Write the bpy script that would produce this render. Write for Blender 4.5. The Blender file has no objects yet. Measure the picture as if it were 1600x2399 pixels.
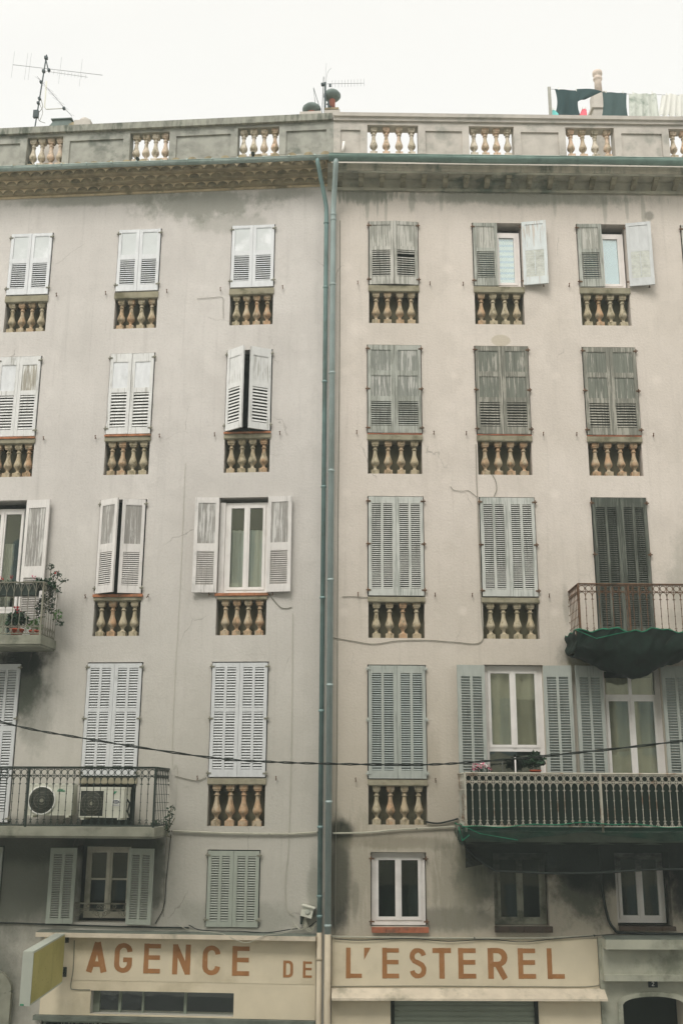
import bpy, math, random
from mathutils import Matrix, Vector
R = math.radians
rnd = random.Random(7)
scn = bpy.context.scene
col = scn.collection
# ---------------------------------------------------------------- camera, sky, sun, exposure
H = 5.6                      # camera height; all facade heights below are measured from it
AL, AR = 0.082846, 0.013172  # the two facades fall back from the street line by these angles
cam = bpy.data.cameras.new('camera'); co = bpy.data.objects.new('camera', cam); col.objects.link(co)
p_, r_ = 0.263864, 0.0051155
cp, sp, cr, sr = math.cos(p_), math.sin(p_), math.cos(r_), math.sin(r_)
rt = Vector((cr, -sr*sp, sr*cp)); up = Vector((-sr, -cr*sp, cr*cp)); fw = Vector((0, cp, sp))
m = Matrix((rt, up, -fw)).transposed().to_4x4(); m.translation = (0.18174, -17.0, H)
co.matrix_world = m
cam.sensor_fit = 'HORIZONTAL'; cam.sensor_width = 36; cam.lens = 36*2488.76/1600; cam.clip_end = 500
scn.camera = co
SUN_EL, SUN_AZ = 52, 200
w = bpy.data.worlds.new('World'); scn.world = w; w.use_nodes = True
nt = w.node_tree; nt.nodes.clear()
def wn(t, **k):
    n = nt.nodes.new(t)
    for a, b in k.items(): setattr(n, a, b)
    return n
sky = wn('ShaderNodeTexSky', sky_type='NISHITA', sun_disc=False, sun_elevation=R(SUN_EL), sun_rotation=R(SUN_AZ))
b1 = wn('ShaderNodeBackground'); b1.inputs[1].default_value = 0.05; SKYN = b1
b2 = wn('ShaderNodeBackground'); b2.inputs[1].default_value = 0.5
tc = wn('ShaderNodeTexCoord'); nz = wn('ShaderNodeTexNoise'); nz.inputs['Scale'].default_value = 1.6; nz.inputs['Detail'].default_value = 6
rp = wn('ShaderNodeValToRGB')
rp.color_ramp.elements[0].position = .3; rp.color_ramp.elements[0].color = (1.02, .965, .84, 1)
rp.color_ramp.elements[1].position = .62; rp.color_ramp.elements[1].color = (1.06, 1.005, .875, 1)
ad = wn('ShaderNodeAddShader'); ow = wn('ShaderNodeOutputWorld')
L = nt.links.new
L(sky.outputs[0], b1.inputs[0]); L(tc.outputs['Generated'], nz.inputs[0]); L(nz.outputs[0], rp.inputs[0]); L(rp.outputs[0], b2.inputs[0])
dt = wn('ShaderNodeVectorMath', operation='DOT_PRODUCT'); dt.inputs[1].default_value = (math.sin(R(SUN_AZ))*math.cos(R(SUN_EL)), math.cos(R(SUN_AZ))*math.cos(R(SUN_EL)), math.sin(R(SUN_EL)))
gm = wn('ShaderNodeMapRange'); gm.inputs[1].default_value = .1; gm.inputs[2].default_value = 1; gm.inputs[3].default_value = .655; gm.inputs[4].default_value = 1.25   # cloud is brighter round the hidden sun
L(tc.outputs['Generated'], dt.inputs[0]); L(dt.outputs['Value'], gm.inputs[0]); L(gm.outputs[0], b2.inputs[1])
L(b1.outputs[0], ad.inputs[0]); L(b2.outputs[0], ad.inputs[1]); L(ad.outputs[0], ow.inputs[0])
sl = bpy.data.lights.new('sun', 'SUN'); sl.energy = 1.5; sl.angle = R(25); sl.color = (1, .965, .91)
so = bpy.data.objects.new('sun', sl); col.objects.link(so); so.location = (0, -30, 40)
az = R(SUN_AZ); el = R(SUN_EL)
sd = Vector((math.sin(az)*math.cos(el), math.cos(az)*math.cos(el), math.sin(el)))
so.rotation_euler = sd.to_track_quat('Z', 'Y').to_euler()
scn.view_settings.view_transform = 'Standard'; scn.view_settings.look = 'None'
scn.view_settings.exposure = 0.47; scn.view_settings.gamma = 1.0
scn.cycles.max_bounces = 8; scn.cycles.use_denoising = True

# ---------------------------------------------------------------- materials
def s2l(c): return tuple((x/255/12.92 if x/255 <= .04045 else ((x/255+.055)/1.055)**2.4) for x in c)
class NT:
    def __init__(s, name):
        s.m = bpy.data.materials.new(name); s.m.use_nodes = True; s.t = s.m.node_tree
        s.b = s.t.nodes['Principled BSDF']; s.b.inputs['Specular IOR Level'].default_value = .25
        s.c = s.n('ShaderNodeTexCoord').outputs['Object']
    def n(s, t, **k):
        x = s.t.nodes.new(t)
        for a, b in k.items(): setattr(x, a, b)
        return x
    def put(s, i, v):
        if isinstance(v, bpy.types.NodeSocket): s.t.links.new(v, i)
        elif v is not None: i.default_value = (*v, 1) if (isinstance(v, tuple) and len(v) == 3 and i.type == 'RGBA') else v
    def math(s, op, a, b=None, c=None, clamp=False):
        x = s.n('ShaderNodeMath', operation=op, use_clamp=clamp)
        s.put(x.inputs[0], a); s.put(x.inputs[1], b); s.put(x.inputs[2], c)
        return x.outputs[0]
    def mapped(s, sc=(1, 1, 1), loc=(0, 0, 0), src=None):
        x = s.n('ShaderNodeMapping'); s.put(x.inputs[0], src or s.c); x.inputs['Scale'].default_value = sc; x.inputs['Location'].default_value = loc
        return x.outputs[0]
    def noise(s, scale, detail=4, sc=(1, 1, 1), src=None, rough=.55, loc=(0, 0, 0)):
        x = s.n('ShaderNodeTexNoise'); s.put(x.inputs['Vector'], s.mapped(sc, loc, src))
        x.inputs['Scale'].default_value = scale; x.inputs['Detail'].default_value = detail; x.inputs['Roughness'].default_value = rough
        return x.outputs[0]
    def rng(s, v, a, b, c=0., d=1.):
        x = s.n('ShaderNodeMapRange', interpolation_type='SMOOTHSTEP'); s.put(x.inputs[0], v)
        for i, q in enumerate((a, b, c, d)): x.inputs[i+1].default_value = q
        return x.outputs[0]
    def mix(s, f, a, b, mode='MIX'):
        x = s.n('ShaderNodeMix', data_type='RGBA', blend_type=mode); s.put(x.inputs[0], f); s.put(x.inputs[6], a); s.put(x.inputs[7], b)
        return x.outputs[2]
    def bump(s, h, st=.3, dist=.01):
        x = s.n('ShaderNodeBump'); s.put(x.inputs['Height'], h); x.inputs['Strength'].default_value = st; x.inputs['Distance'].default_value = dist
        s.t.links.new(x.outputs[0], s.b.inputs['Normal'])
    def rand(s):
        return s.n('ShaderNodeObjectInfo').outputs['Random']
    def rcoord(s):                       # object coordinates shifted by a per-object random amount
        v = s.n('ShaderNodeVectorMath', operation='SCALE'); v.inputs[0].default_value = (37, 61, 23); s.t.links.new(s.rand(), v.inputs['Scale'])
        a = s.n('ShaderNodeVectorMath', operation='ADD'); s.t.links.new(s.c, a.inputs[0]); s.t.links.new(v.outputs[0], a.inputs[1])
        return a.outputs[0]
    def done(s, c, rough=.85, metal=0.):
        s.put(s.b.inputs['Base Color'], c); s.put(s.b.inputs['Roughness'], rough); s.b.inputs['Metallic'].default_value = metal
        return s.m

def simple(name, c, rough=.8, var=.12, scale=6, metal=0., dirt=None, damt=.35, bump=.15, sc=(1, 1, 1)):
    t = NT(name); rc = t.rcoord(); n = t.noise(scale, 6, sc, rc)
    a = t.mix(t.rng(n, .3, .7), tuple(x*(1-var) for x in c), tuple(min(1, x*(1+var)) for x in c))
    if dirt:
        n2 = t.noise(scale*.45, 8, sc, rc, .65, (9, 3, 1)); a = t.mix(t.rng(n2, .5, .68, 0, damt), a, dirt)
    if bump: t.bump(t.noise(scale*12, 3, (1, 1, 1), rc), bump, .004)
    return t.done(a, rough, metal)

def wood(name, paint, bare, amt, gap=None, streak=38, rough=.75):
    """weathered painted timber: vertical flaking streaks of bare wood, dirt"""
    t = NT(name); rc = t.rcoord()
    n1 = t.noise(1, 7, (streak, streak, 1.6), rc, .65)
    n2 = t.noise(2.2, 5, (1, 1, 1), rc)
    f = t.math('ADD', t.math('MULTIPLY', n1, .72), t.math('MULTIPLY', n2, .28))
    th = .62 - .24*amt
    mask = t.rng(f, th, th+.06)
    pv = t.mix(t.rng(t.noise(5, 6, (3, 3, 1), rc), .35, .75), tuple(x*.88 for x in paint), paint)
    pv = t.mix(t.rng(t.rand(), 0, 1, 0, .22), pv, tuple(x*.72 for x in paint))
    bv = t.mix(t.rng(t.noise(1, 6, (40, 40, 1.2), rc, .7), .35, .65), tuple(x*.62 for x in bare), bare)
    c = t.mix(t.math('MULTIPLY', mask, min(1, .35+amt*.65)), pv, bv)
    c = t.mix(t.rng(t.noise(3, 8, (1, 1, .6), rc, .7, (5, 5, 5)), .56, .74, 0, .3), c, s2l((88, 92, 84)))
    t.bump(t.math('MULTIPLY', n1, mask), .35, .006)
    return t.done(c, rough)

def plaster(name, ca, cb, stains_and_shade, lights, tans=(), low=None, topband=None):
    t = NT(name)
    n1 = t.noise(.55, 6, (1, 1, 1), None, .55); n2 = t.noise(2.6, 7, (1, 1, .8), None, .6, (3, 1, 4)); n3 = t.noise(1.2, 6, (5, 5, .35), None, .6, (1, 2, 7))
    fine = t.noise(26, 5, (1, 1, 1), None, .6)
    c = t.mix(t.rng(n1, .35, .65), ca, cb)
    c = t.mix(t.rng(n2, .45, .75, 0, .28), c, tuple(x*.80 for x in ca))
    c = t.mix(t.rng(n3, .52, .8, 0, .30), c, tuple(x*.74 for x in ca))
    c = t.mix(t.rng(t.noise(1.1, 5, (.5, .5, 5), None, .5, (8, 8, 8)), .6, .8, 0, .16), c, tuple(min(1, x*1.16) for x in cb))
    c = t.mix(t.rng(fine, .45, .75, 0, .22), c, tuple(x*.6 for x in ca))
    c = t.mix(t.rng(t.noise(60, 4, (1, 1, 1), None, .7), .35, .7, 0, .12), c, tuple(x*.65 for x in ca))
    c = t.mix(t.rng(t.noise(.8, 9, (1, 1, .9), None, .62, (14, 2, 5)), .545, .575, 0, .13), c, tuple(min(1, x*1.22) for x in cb))   # skim-coat repairs with a definite edge
    c = t.mix(t.rng(t.noise(1.3, 9, (1, 1, .9), None, .66, (4, 2, 25)), .59, .62, 0, .16), c, tuple(x*.78 for x in ca))
    c = t.mix(t.rng(t.noise(1, 5, (9, 9, .22), None, .7, (4, 2, 9)), .54, .70, 0, .32), c, tuple(x*.72 for x in ca))
    sep = t.n('ShaderNodeSeparateXYZ'); t.put(sep.inputs[0], t.c); X, Z = sep.outputs[0], sep.outputs[2]
    edge = t.noise(3.2, 8, (1, 1, .7), None, .68, (2, 9, 2)); edge2 = t.noise(9, 6, (1.6, 1.6, .25), None, .62, (4, 4, 4))
    def ell(cx, cz, rx, rz, k, amp=1.1, soft=.55, e=edge):
        a = t.math('DIVIDE', t.math('SUBTRACT', X, cx), rx); b = t.math('DIVIDE', t.math('SUBTRACT', Z, cz), rz)
        d = t.math('SQRT', t.math('ADD', t.math('MULTIPLY', a, a), t.math('MULTIPLY', b, b)))
        d = t.math('ADD', d, t.math('MULTIPLY', t.math('SUBTRACT', e, .5), amp))
        return t.rng(d, 1.05, 1.05-soft, 0, k)
    if low:                              # noise-edged tint, duller and darker towards the bottom of the wall
        z0, z1, k, lc = low
        zz = t.math('ADD', Z, t.math('MULTIPLY', t.math('SUBTRACT', edge, .5), 1.6))
        c = t.mix(t.rng(zz, z1, z0, 0, k), c, lc)
    for (cx, cz, rx, rz, k, colr, *o) in stains_and_shade:
        e = edge2 if (o and o[0] == 'v') else edge
        amp = o[1] if len(o) > 1 else 1.3
        c = t.mix(ell(cx, cz, rx, rz, k, amp, .6, e), c, colr)
    for (cx, cz, r) in lights:
        c = t.mix(ell(cx, cz, r*1.1, r*1.1, .2, .5, .9), c, tuple(min(1, x*1.35) for x in cb))
    for (cx, cz, rx, rz) in tans:
        c = t.mix(ell(cx, cz, rx, rz, .8, .5, .15), c, s2l((186, 176, 158)))
    # hairline cracks
    dv = t.n('ShaderNodeVectorMath', operation='ADD'); sc2 = t.n('ShaderNodeVectorMath', operation='SCALE')
    nn = t.n('ShaderNodeTexNoise'); t.put(nn.inputs[0], t.c); nn.inputs['Scale'].default_value = 3; nn.inputs['Detail'].default_value = 6
    t.put(sc2.inputs[0], nn.outputs[1]); sc2.inputs['Scale'].default_value = .22
    t.put(dv.inputs[0], t.mapped((1, 0, .6))); t.put(dv.inputs[1], sc2.outputs[0])
    vo = t.n('ShaderNodeTexVoronoi', feature='DISTANCE_TO_EDGE'); t.put(vo.inputs['Vector'], dv.outputs[0]); vo.inputs['Scale'].default_value = .8
    crk = t.rng(vo.outputs['Distance'], .005, .0015)
    crk = t.math('MULTIPLY', crk, t.rng(t.noise(.9, 3, (1, 1, 1), None, .5, (6, 1, 3)), .54, .66, 0, .45))
    c = t.mix(crk, c, s2l((110, 104, 96)))
    t.bump(t.math('ADD', t.math('MULTIPLY', fine, .8), n2), .5, .014)
    return t.done(c, .93)

GG = s2l((122, 124, 112)); SOOT_SHADE = s2l((18, 24, 19)); DGR = s2l((64, 70, 58)); MID = s2l((120, 118, 100)); BRN = s2l((122, 112, 92))  # darkest tone: soot, and painted shade under the balconies
M = {}
M['wallL'] = plaster('plaster_pinkish_grey', s2l((197, 192, 187)), s2l((207, 202, 197)),
    [(-2.3, 10.45, 1.35, .42, .62, GG, 'n', 2.6), (-4.3, 10.62, 2.2, .16, .6, GG), (-1.9, 10.05, .9, .26, .32, GG, 'n', 1.8), (-.9, 10.6, .7, .16, .5, GG),
     (-5.2, 1.75, .75, .75, .9, DGR), (-5.0, 2.15, .55, .32, .95, SOOT_SHADE), (-4.75, 1.3, .35, .75, .35, DGR),
     (-3.3, -.66, 1.0, .42, .9, SOOT_SHADE, 'n', .7), (-4.8, -.66, 1.7, .45, .8, SOOT_SHADE, 'n', .6), (-4.9, -1.35, 1.3, .9, .8, DGR, 'n', .6), (-2.62, -1.1, .16, .7, .6, DGR, 'n', 1.6), (-3.4, -1.1, 1.1, .6, .45, DGR),  # under the left balcony: dark staining with the balcony's shade painted in
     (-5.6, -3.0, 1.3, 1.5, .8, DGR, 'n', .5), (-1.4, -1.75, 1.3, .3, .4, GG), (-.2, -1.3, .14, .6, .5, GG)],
    [], [], (-1.4, 6.2, .55, s2l((154, 152, 135))))
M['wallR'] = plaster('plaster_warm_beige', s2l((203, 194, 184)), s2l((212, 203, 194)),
    [(.55, 10.52, .7, .2, .8, GG, 'v', 2.2), (.62, 10.35, .05, .42, .5, GG, 'v'), (.80, 10.4, .03, .4, .5, GG, 'v'), (.95, 10.28, .04, .5, .4, GG, 'v'), (1.42, 10.42, .07, .34, .5, GG, 'v', 1.8),
     (1.95, 10.45, .05, .3, .35, GG, 'v'), (2.9, 10.5, 2.9, .13, .42, GG, 'v', 2.6), (3.6, 10.5, 2.4, .2, .6, GG, 'n', 1.6), (4.9, 10.3, .05, .45, .4, GG, 'v'), (5.3, 10.35, .04, .4, .4, GG, 'v'), (5.6, 10.25, .05, .5, .4, GG, 'v'), (4.0, 10.4, .05, .3, .35, GG, 'v'),
     (5.7, 10.18, .1, .12, .5, DGR), (.2, -.50, .24, .25, 1.0, SOOT_SHADE, 'n', .6), (.16, -1.2, .24, 1.0, .9, SOOT_SHADE, 'n', .8), (.42, -1.5, .07, .35, .4, DGR),
     (3.1, -.72, 1.0, .62, 1.0, SOOT_SHADE, 'n', .8), (4.5, -.72, 1.5, .75, 1.0, SOOT_SHADE, 'n', .8), (6.2, -.72, 1.5, .9, 1.0, SOOT_SHADE, 'n', .8), (2.45, -.85, .5, .35, .75, SOOT_SHADE), (3.85, -1.2, .62, .75, .85, DGR, 'n', 1.8), (3.9, -1.0, .5, .35, .7, SOOT_SHADE, 'n', 1.6), (5.5, -1.3, .45, .9, .9, SOOT_SHADE, 'n', 1.2), (2.35, -1.05, .5, .5, .6, DGR, 'n', 1.8), (4.1, -1.0, .5, .55, .6, SOOT_SHADE), (2.2, -1.3, .35, .45, .55, DGR), (5.6, -1.3, .4, .8, .85, SOOT_SHADE),  # under the long balcony: soot and the slab's shadow painted together
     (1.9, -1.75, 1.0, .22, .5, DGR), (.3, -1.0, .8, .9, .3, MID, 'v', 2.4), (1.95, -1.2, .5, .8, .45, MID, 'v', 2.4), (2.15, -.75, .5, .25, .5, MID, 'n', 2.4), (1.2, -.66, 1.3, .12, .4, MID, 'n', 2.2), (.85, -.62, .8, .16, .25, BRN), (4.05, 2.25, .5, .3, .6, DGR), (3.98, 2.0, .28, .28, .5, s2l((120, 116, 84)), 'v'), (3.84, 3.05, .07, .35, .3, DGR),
     (5.9, 3.3, .5, 1.2, .35, GG), (1.6, .55, .2, .6, .2, BRN, 'v')],
    [(2.04, 9.08, .13), (.27, 9.1, .1), (2.25, 8.75, .08), (2.11, 7.06, .09), (3.86, 7.06, .1), (5.6, 7.0, .12), (.23, 7.1, .1), (3.75, 4.93, .1), (.26, 4.93, .1), (2.15, 2.94, .1), (3.65, 2.94, .1), (.22, 2.92, .1), (.45, 7.9, .2)],
    [(2.93, 7.71, .17, .11)], (-1.2, 5.4, .62, s2l((158, 150, 128))))
M['soffit'] = simple('cornice_stone', s2l((168, 164, 148)), .95, .25, 3, dirt=s2l((90, 102, 90)), damt=.85)
M['corm'] = simple('streaked_cornice_stone', s2l((186, 178, 162)), .95, .15, 3, dirt=s2l((104, 112, 98)), damt=.9, sc=(2.5, 1, 1))
M['parL'] = simple('weathered_grey_concrete', s2l((150, 150, 142)), .95, .18, 5, dirt=s2l((84, 90, 82)), damt=.75, bump=.4)
M['parR'] = simple('pale_cement_render', s2l((184, 178, 170)), .95, .1, 4, dirt=s2l((112, 116, 108)), damt=.55, bump=.3)
M['cope'] = simple('lichened_coping', s2l((142, 142, 132)), .95, .25, 5, dirt=s2l((66, 74, 64)), damt=.9, bump=.4, sc=(3, 1, .8))
M['niche'] = simple('shaded_niche_plaster', s2l((98, 94, 74)), .95, .2, 5, dirt=s2l((66, 68, 50)), damt=.7)  # darkened to paint in the shade of the recess, plus dirt blotches
M['ledge'] = simple('rail_stone', s2l((144, 138, 118)), .95, .15, 7, dirt=s2l((88, 84, 62)), damt=.8)
def balm(name, c1_, c2_):
    t = NT(name); rc = t.rcoord(); r = t.rand()
    c = t.mix(t.rng(r, .15, .95), c1_, c2_)
    c = t.mix(t.rng(t.noise(7, 5, (1, 1, .7), rc), .42, .62, 0, .75), c, s2l((176, 166, 144)))
    sep = t.n('ShaderNodeSeparateXYZ'); t.put(sep.inputs[0], t.c)
    c = t.mix(t.rng(t.noise(14, 6, (1, 1, .5), rc, .7), .46, .66, 0, .75), c, s2l((96, 90, 66)))
    t.bump(t.noise(40, 3, (1, 1, 1), rc), .3, .004)
    return t.done(c, .9)
M['bal'] = balm('terracotta_baluster', s2l((172, 160, 134)), s2l((176, 143, 112))); M['balp'] = balm('glare_paled_baluster', s2l((200, 190, 174)), s2l((206, 176, 152)))  # parapet copy is paled to imitate sky glare
M['tile'] = simple('old_clay_tile', s2l((146, 134, 108)), .95, .3, 7, dirt=s2l((92, 88, 70)), damt=.85)
M['tileu'] = simple('tile_underside', s2l((162, 148, 120)), .95, .2, 7, dirt=s2l((110, 104, 80)), damt=.6)  # lighter than the tile fronts to paint in bounced light
M['mort'] = simple('tile_mortar', s2l((216, 198, 166)), .95, .15, 5, dirt=s2l((110, 104, 84)), damt=.8)
M['orange'] = simple('orange_sill_tile', s2l((168, 112, 80)), .85, .18, 8, dirt=s2l((120, 92, 68)), damt=.7)
M['brick'] = simple('dull_red_sill_tile', s2l((160, 98, 72)), .85, .18, 10, dirt=s2l((92, 74, 60)), damt=.7)
M['dbrick'] = simple('dark_sill', s2l((70, 58, 48)), .85, .18, 10, dirt=SOOT_SHADE, damt=.8)  # dark blotched version of the sill tile
M['zincL'] = simple('weathered_zinc', s2l((160, 174, 168)), .5, .12, 5, .2, dirt=s2l((112, 130, 122)), damt=.6, bump=.05)
M['zinc'] = simple('teal_gutter_zinc', s2l((134, 158, 150)), .45, .12, 5, .3, dirt=s2l((80, 104, 96)), damt=.5, bump=.05)
M['pipeL'] = simple('pipe_teal', s2l((118, 142, 140)), .5, .12, 3, .1, dirt=s2l((88, 100, 92)), damt=.6, bump=.05)
M['pipeLd'] = simple('pipe_dark_teal', s2l((66, 92, 84)), .5, .12, 3, .1, bump=.05)
M['pipeR'] = simple('pipe_pale_grey', s2l((156, 170, 168)), .5, .08, 3, .1, dirt=s2l((124, 132, 124)), damt=.5, bump=.05)
M['pipeC'] = simple('pipe_cream_paint', s2l((188, 176, 154)), .6, .08, 3, dirt=s2l((150, 134, 108)), damt=.4, bump=.05)
M['white'] = simple('white_window_paint', s2l((226, 222, 218)), .45, .04, 5, bump=.03, dirt=s2l((170, 164, 156)), damt=.25)
M['pinkw'] = simple('rosy_white_frame', s2l((232, 226, 222)), .5, .04, 5, bump=.03)
M['greyw'] = simple('grey_white_frame', s2l((188, 184, 168)), .6, .08, 8, dirt=s2l((120, 118, 100)), damt=.5, bump=.05)
M['wA'] = wood('clean_white_shutter_paint', s2l((224, 226, 228)), s2l((196, 198, 198)), .15)
M['wAp'] = simple('patched_white_panel', s2l((204, 208, 208)), .7, .04, 3, dirt=s2l((232, 234, 236)), damt=.9, bump=.05)
M['wB'] = wood('chipped_white_shutter_paint', s2l((222, 222, 220)), s2l((160, 156, 146)), .33)
M['wBp'] = wood('badly_flaked_white_paint', s2l((218, 218, 214)), s2l((158, 150, 134)), .75)
M['wC'] = wood('white_shutter_worn', s2l((222, 218, 214)), s2l((176, 172, 166)), .3)
M['wCp'] = wood('greying_white_panel', s2l((206, 204, 200)), s2l((150, 146, 140)), .8)
M['gA'] = wood('bleached_grey_timber', s2l((196, 194, 186)), s2l((146, 146, 136)), .65)
M['gB'] = wood('silver_grey_timber', s2l((176, 178, 170)), s2l((132, 134, 124)), .6)
M['gBp'] = wood('green_grey_flaked_panel', s2l((196, 194, 188)), s2l((132, 136, 128)), .8)
M['gC'] = wood('grey_green_timber', s2l((166, 163, 152)), s2l((120, 120, 110)), .75)
M['gCp'] = wood('grey_green_panel', s2l((176, 172, 162)), s2l((116, 120, 110)), .9)
M['gCt'] = wood('pinkish_bare_panel', s2l((190, 168, 150)), s2l((122, 124, 112)), .55)
M['gD'] = wood('pale_green_grey_louvre', s2l((196, 198, 192)), s2l((150, 156, 148)), .5)
M['gE'] = wood('dark_green_grey_louvre', s2l((104, 107, 98)), s2l((68, 73, 65)), .7)
M['blue'] = wood('blue_grey_paint', s2l((170, 175, 168)), s2l((130, 136, 128)), .28)
M['slatbk'] = simple('backed_louvre_board', s2l((196, 198, 190)), .8, .1, 14, dirt=s2l((150, 150, 140)), damt=.6)
M['shadew'] = simple('shaded_grimy_window_paint', s2l((146, 146, 130)), .7, .15, 6, dirt=s2l((60, 64, 54)), damt=.7)  # frame colour darkened for the balcony's shade, with dirt blotches
M['cleanw'] = wood('cool_white_paint', s2l((206, 208, 208)), s2l((186, 188, 184)), .1)
M['blueS'] = wood('grey_louvre_slats', s2l((168, 176, 172)), s2l((138, 144, 138)), .35)
M['sageS'] = wood('sage_louvre_slats', s2l((172, 176, 166)), s2l((150, 154, 144)), .2)
M['gDS'] = wood('pale_louvre_slats', s2l((206, 206, 200)), s2l((166, 168, 160)), .4)
M['sage'] = wood('sage_grey_paint', s2l((160, 166, 154)), s2l((138, 142, 128)), .15)
M['peel'] = wood('peeling_bluish_white', s2l((218, 224, 224)), s2l((198, 178, 160)), .38)
M['iron'] = simple('dark_green_iron', s2l((36, 48, 42)), .6, .2, 9, .0, dirt=s2l((62, 60, 48)), damt=.5)
M['rust'] = simple('rusty_iron', s2l((96, 70, 50)), .8, .3, 12, dirt=s2l((56, 50, 40)), damt=.8)
M['rustw'] = simple('chalky_white_iron', s2l((176, 172, 158)), .75, .12, 9, dirt=s2l((124, 92, 66)), damt=.9)
M['rustg'] = simple('grey_flaking_iron', s2l((126, 124, 110)), .75, .15, 9, dirt=s2l((84, 70, 54)), damt=.7)
M['slab'] = simple('balcony_concrete', s2l((132, 132, 118)), .95, .15, 4, dirt=s2l((74, 78, 66)), damt=.75, bump=.4)
M['slabd'] = simple('dark_balcony_concrete', s2l((50, 56, 46)), .95, .2, 4, dirt=s2l((28, 34, 28)), damt=.8)  # much darker than the other balcony slabs
M['cream'] = simple('cream_shop_paint', s2l((214, 202, 176)), .85, .06, 1.8, dirt=s2l((182, 170, 142)), damt=.65, bump=.15)
M['creamt'] = simple('pale_ledge_paint', s2l((202, 190, 170)), .85, .10, 4, dirt=s2l((134, 130, 112)), damt=.75)
M['ledgetop'] = simple('ledge_zinc', s2l((104, 110, 100)), .8, .15, 4, dirt=s2l((62, 68, 60)), damt=.6)
def letm():
    t = NT('ochre_brown_letter_paint'); rc = t.rcoord()
    c = t.mix(t.rng(t.noise(4, 6, (1, 1, 1), rc), .3, .7), s2l((152, 106, 64)), s2l((168, 120, 76)))
    c = t.mix(t.rng(t.noise(9, 8, (1, 1, .5), rc, .7), .6, .68, 0, .4), c, s2l((188, 150, 112)))
    return t.done(c, .85)
M['letter'] = letm()
M['portal'] = simple('portal_cement', s2l((166, 166, 150)), .95, .12, 3, dirt=s2l((104, 108, 92)), damt=.8, bump=.3)
M['roller'] = simple('roller_shutter_grey', s2l((134, 142, 128)), .6, .06, 2, dirt=s2l((112, 118, 104)), damt=.4)
M['dark'] = simple('dark_interior', s2l((44, 54, 46)), .95, .1, 3, bump=0)  # dark sheets standing in for the gloom of unlit rooms
M['black'] = simple('black_and_shade', s2l((26, 34, 28)), .9, .1, 3, bump=0)  # stands in for shade in recesses and behind shutters; also black fittings
M['cable'] = simple('black_cable', s2l((34, 40, 36)), .7, .1, 9, bump=0)
M['cableg'] = simple('grey_cable', s2l((120, 118, 104)), .7, .1, 9, bump=0)
M['conduit'] = simple('pale_conduit', s2l((168, 166, 150)), .6, .1, 9, bump=0)
def yelm():
    t = NT('mustard_panel')
    c = t.mix(t.rng(t.noise(2, 6, (1, 1, 1)), .3, .7), s2l((158, 150, 86)), s2l((172, 164, 98)))
    vo = t.n('ShaderNodeTexVoronoi'); t.put(vo.inputs['Vector'], t.mapped((.2, 1, 1))); vo.inputs['Scale'].default_value = 16
    c = t.mix(t.math('MULTIPLY', t.rng(vo.outputs['Distance'], .16, .08), t.rng(t.noise(3, 3), .5, .6)), c, s2l((110, 92, 46)))
    c = t.mix(t.rng(t.noise(1, 6, (7, 7, .8), None, .6), .52, .75, 0, .4), c, s2l((126, 120, 66)))
    return t.done(c, .5)
M['yellow'] = yelm()
M['signw'] = simple('sign_casing', s2l((176, 180, 168)), .5, .05, 3, dirt=s2l((120, 122, 106)), damt=.4, bump=.05)
M['acw'] = simple('ac_casing', s2l((204, 204, 190)), .5, .04, 3, dirt=s2l((158, 156, 138)), damt=.4, bump=.05)
M['acd'] = simple('ac_grille', s2l((40, 44, 38)), .6, .1, 3, bump=0)
M['logog'] = simple('green_mark', s2l((50, 130, 96)), .5, 0, 3, bump=0)
M['logob'] = simple('navy_mark', s2l((36, 44, 80)), .5, 0, 3, bump=0)
M['paper'] = simple('sticker_white', s2l((222, 222, 214)), .5, 0, 3, bump=0)
M['netd'] = simple('dark_green_net', s2l((16, 32, 25)), .95, .3, 8, dirt=s2l((10, 17, 13)), damt=.95, bump=.5)
M['hem'] = simple('green_net_hem', s2l((20, 112, 82)), .8, .25, 10, bump=.3)
M['screen'] = simple('dark_green_shade_cloth', s2l((20, 34, 26)), .95, .12, 5, dirt=s2l((16, 26, 20)), damt=.5, bump=.2)
M['leaf'] = simple('dark_leaf', s2l((36, 62, 40)), .6, .3, 6, dirt=s2l((24, 42, 30)), damt=.6, bump=0)
M['leafl'] = simple('fresh_leaf', s2l((78, 112, 60)), .6, .3, 6, bump=0)
M['stem'] = simple('plant_stem', s2l((84, 82, 58)), .8, .2, 6, bump=0)
M['pot'] = simple('terracotta_pot', s2l((168, 74, 48)), .8, .15, 6, bump=.1)
M['red'] = simple('red_petal', s2l((190, 34, 40)), .6, .15, 6, bump=0)
M['pink'] = simple('pink_petal', s2l((224, 110, 140)), .6, .2, 6, bump=0)
M['wpet'] = simple('white_petal', s2l((236, 222, 220)), .6, .05, 6, bump=0)
M['teal'] = simple('dark_teal_cotton', s2l((52, 72, 74)), .95, .1, 3, bump=.2)
M['teal2'] = simple('slate_teal_cotton', s2l((70, 88, 88)), .95, .1, 3, bump=.2)
M['wash'] = simple('grey_patterned_cotton', s2l((196, 200, 192)), .95, .06, 5, dirt=s2l((104, 122, 108)), damt=.8, bump=.2)
M['washw'] = simple('off_white_cotton', s2l((214, 214, 208)), .95, .04, 5, bump=.2)
M['pinkc'] = simple('pink_cotton', s2l((226, 110, 124)), .95, .06, 5, bump=.1)
M['cyanc'] = simple('turquoise_cotton', s2l((120, 204, 200)), .95, .06, 5, bump=.1)
M['bluec'] = simple('blue_cotton', s2l((70, 110, 190)), .95, .06, 5, bump=.1)
M['chim'] = simple('red_clay_pot', s2l((176, 112, 96)), .9, .15, 6, dirt=s2l((120, 104, 92)), damt=.4)
M['cowl'] = simple('sooty_cowl', s2l((108, 120, 116)), .7, .15, 6, dirt=s2l((76, 86, 82)), damt=.6)
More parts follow.
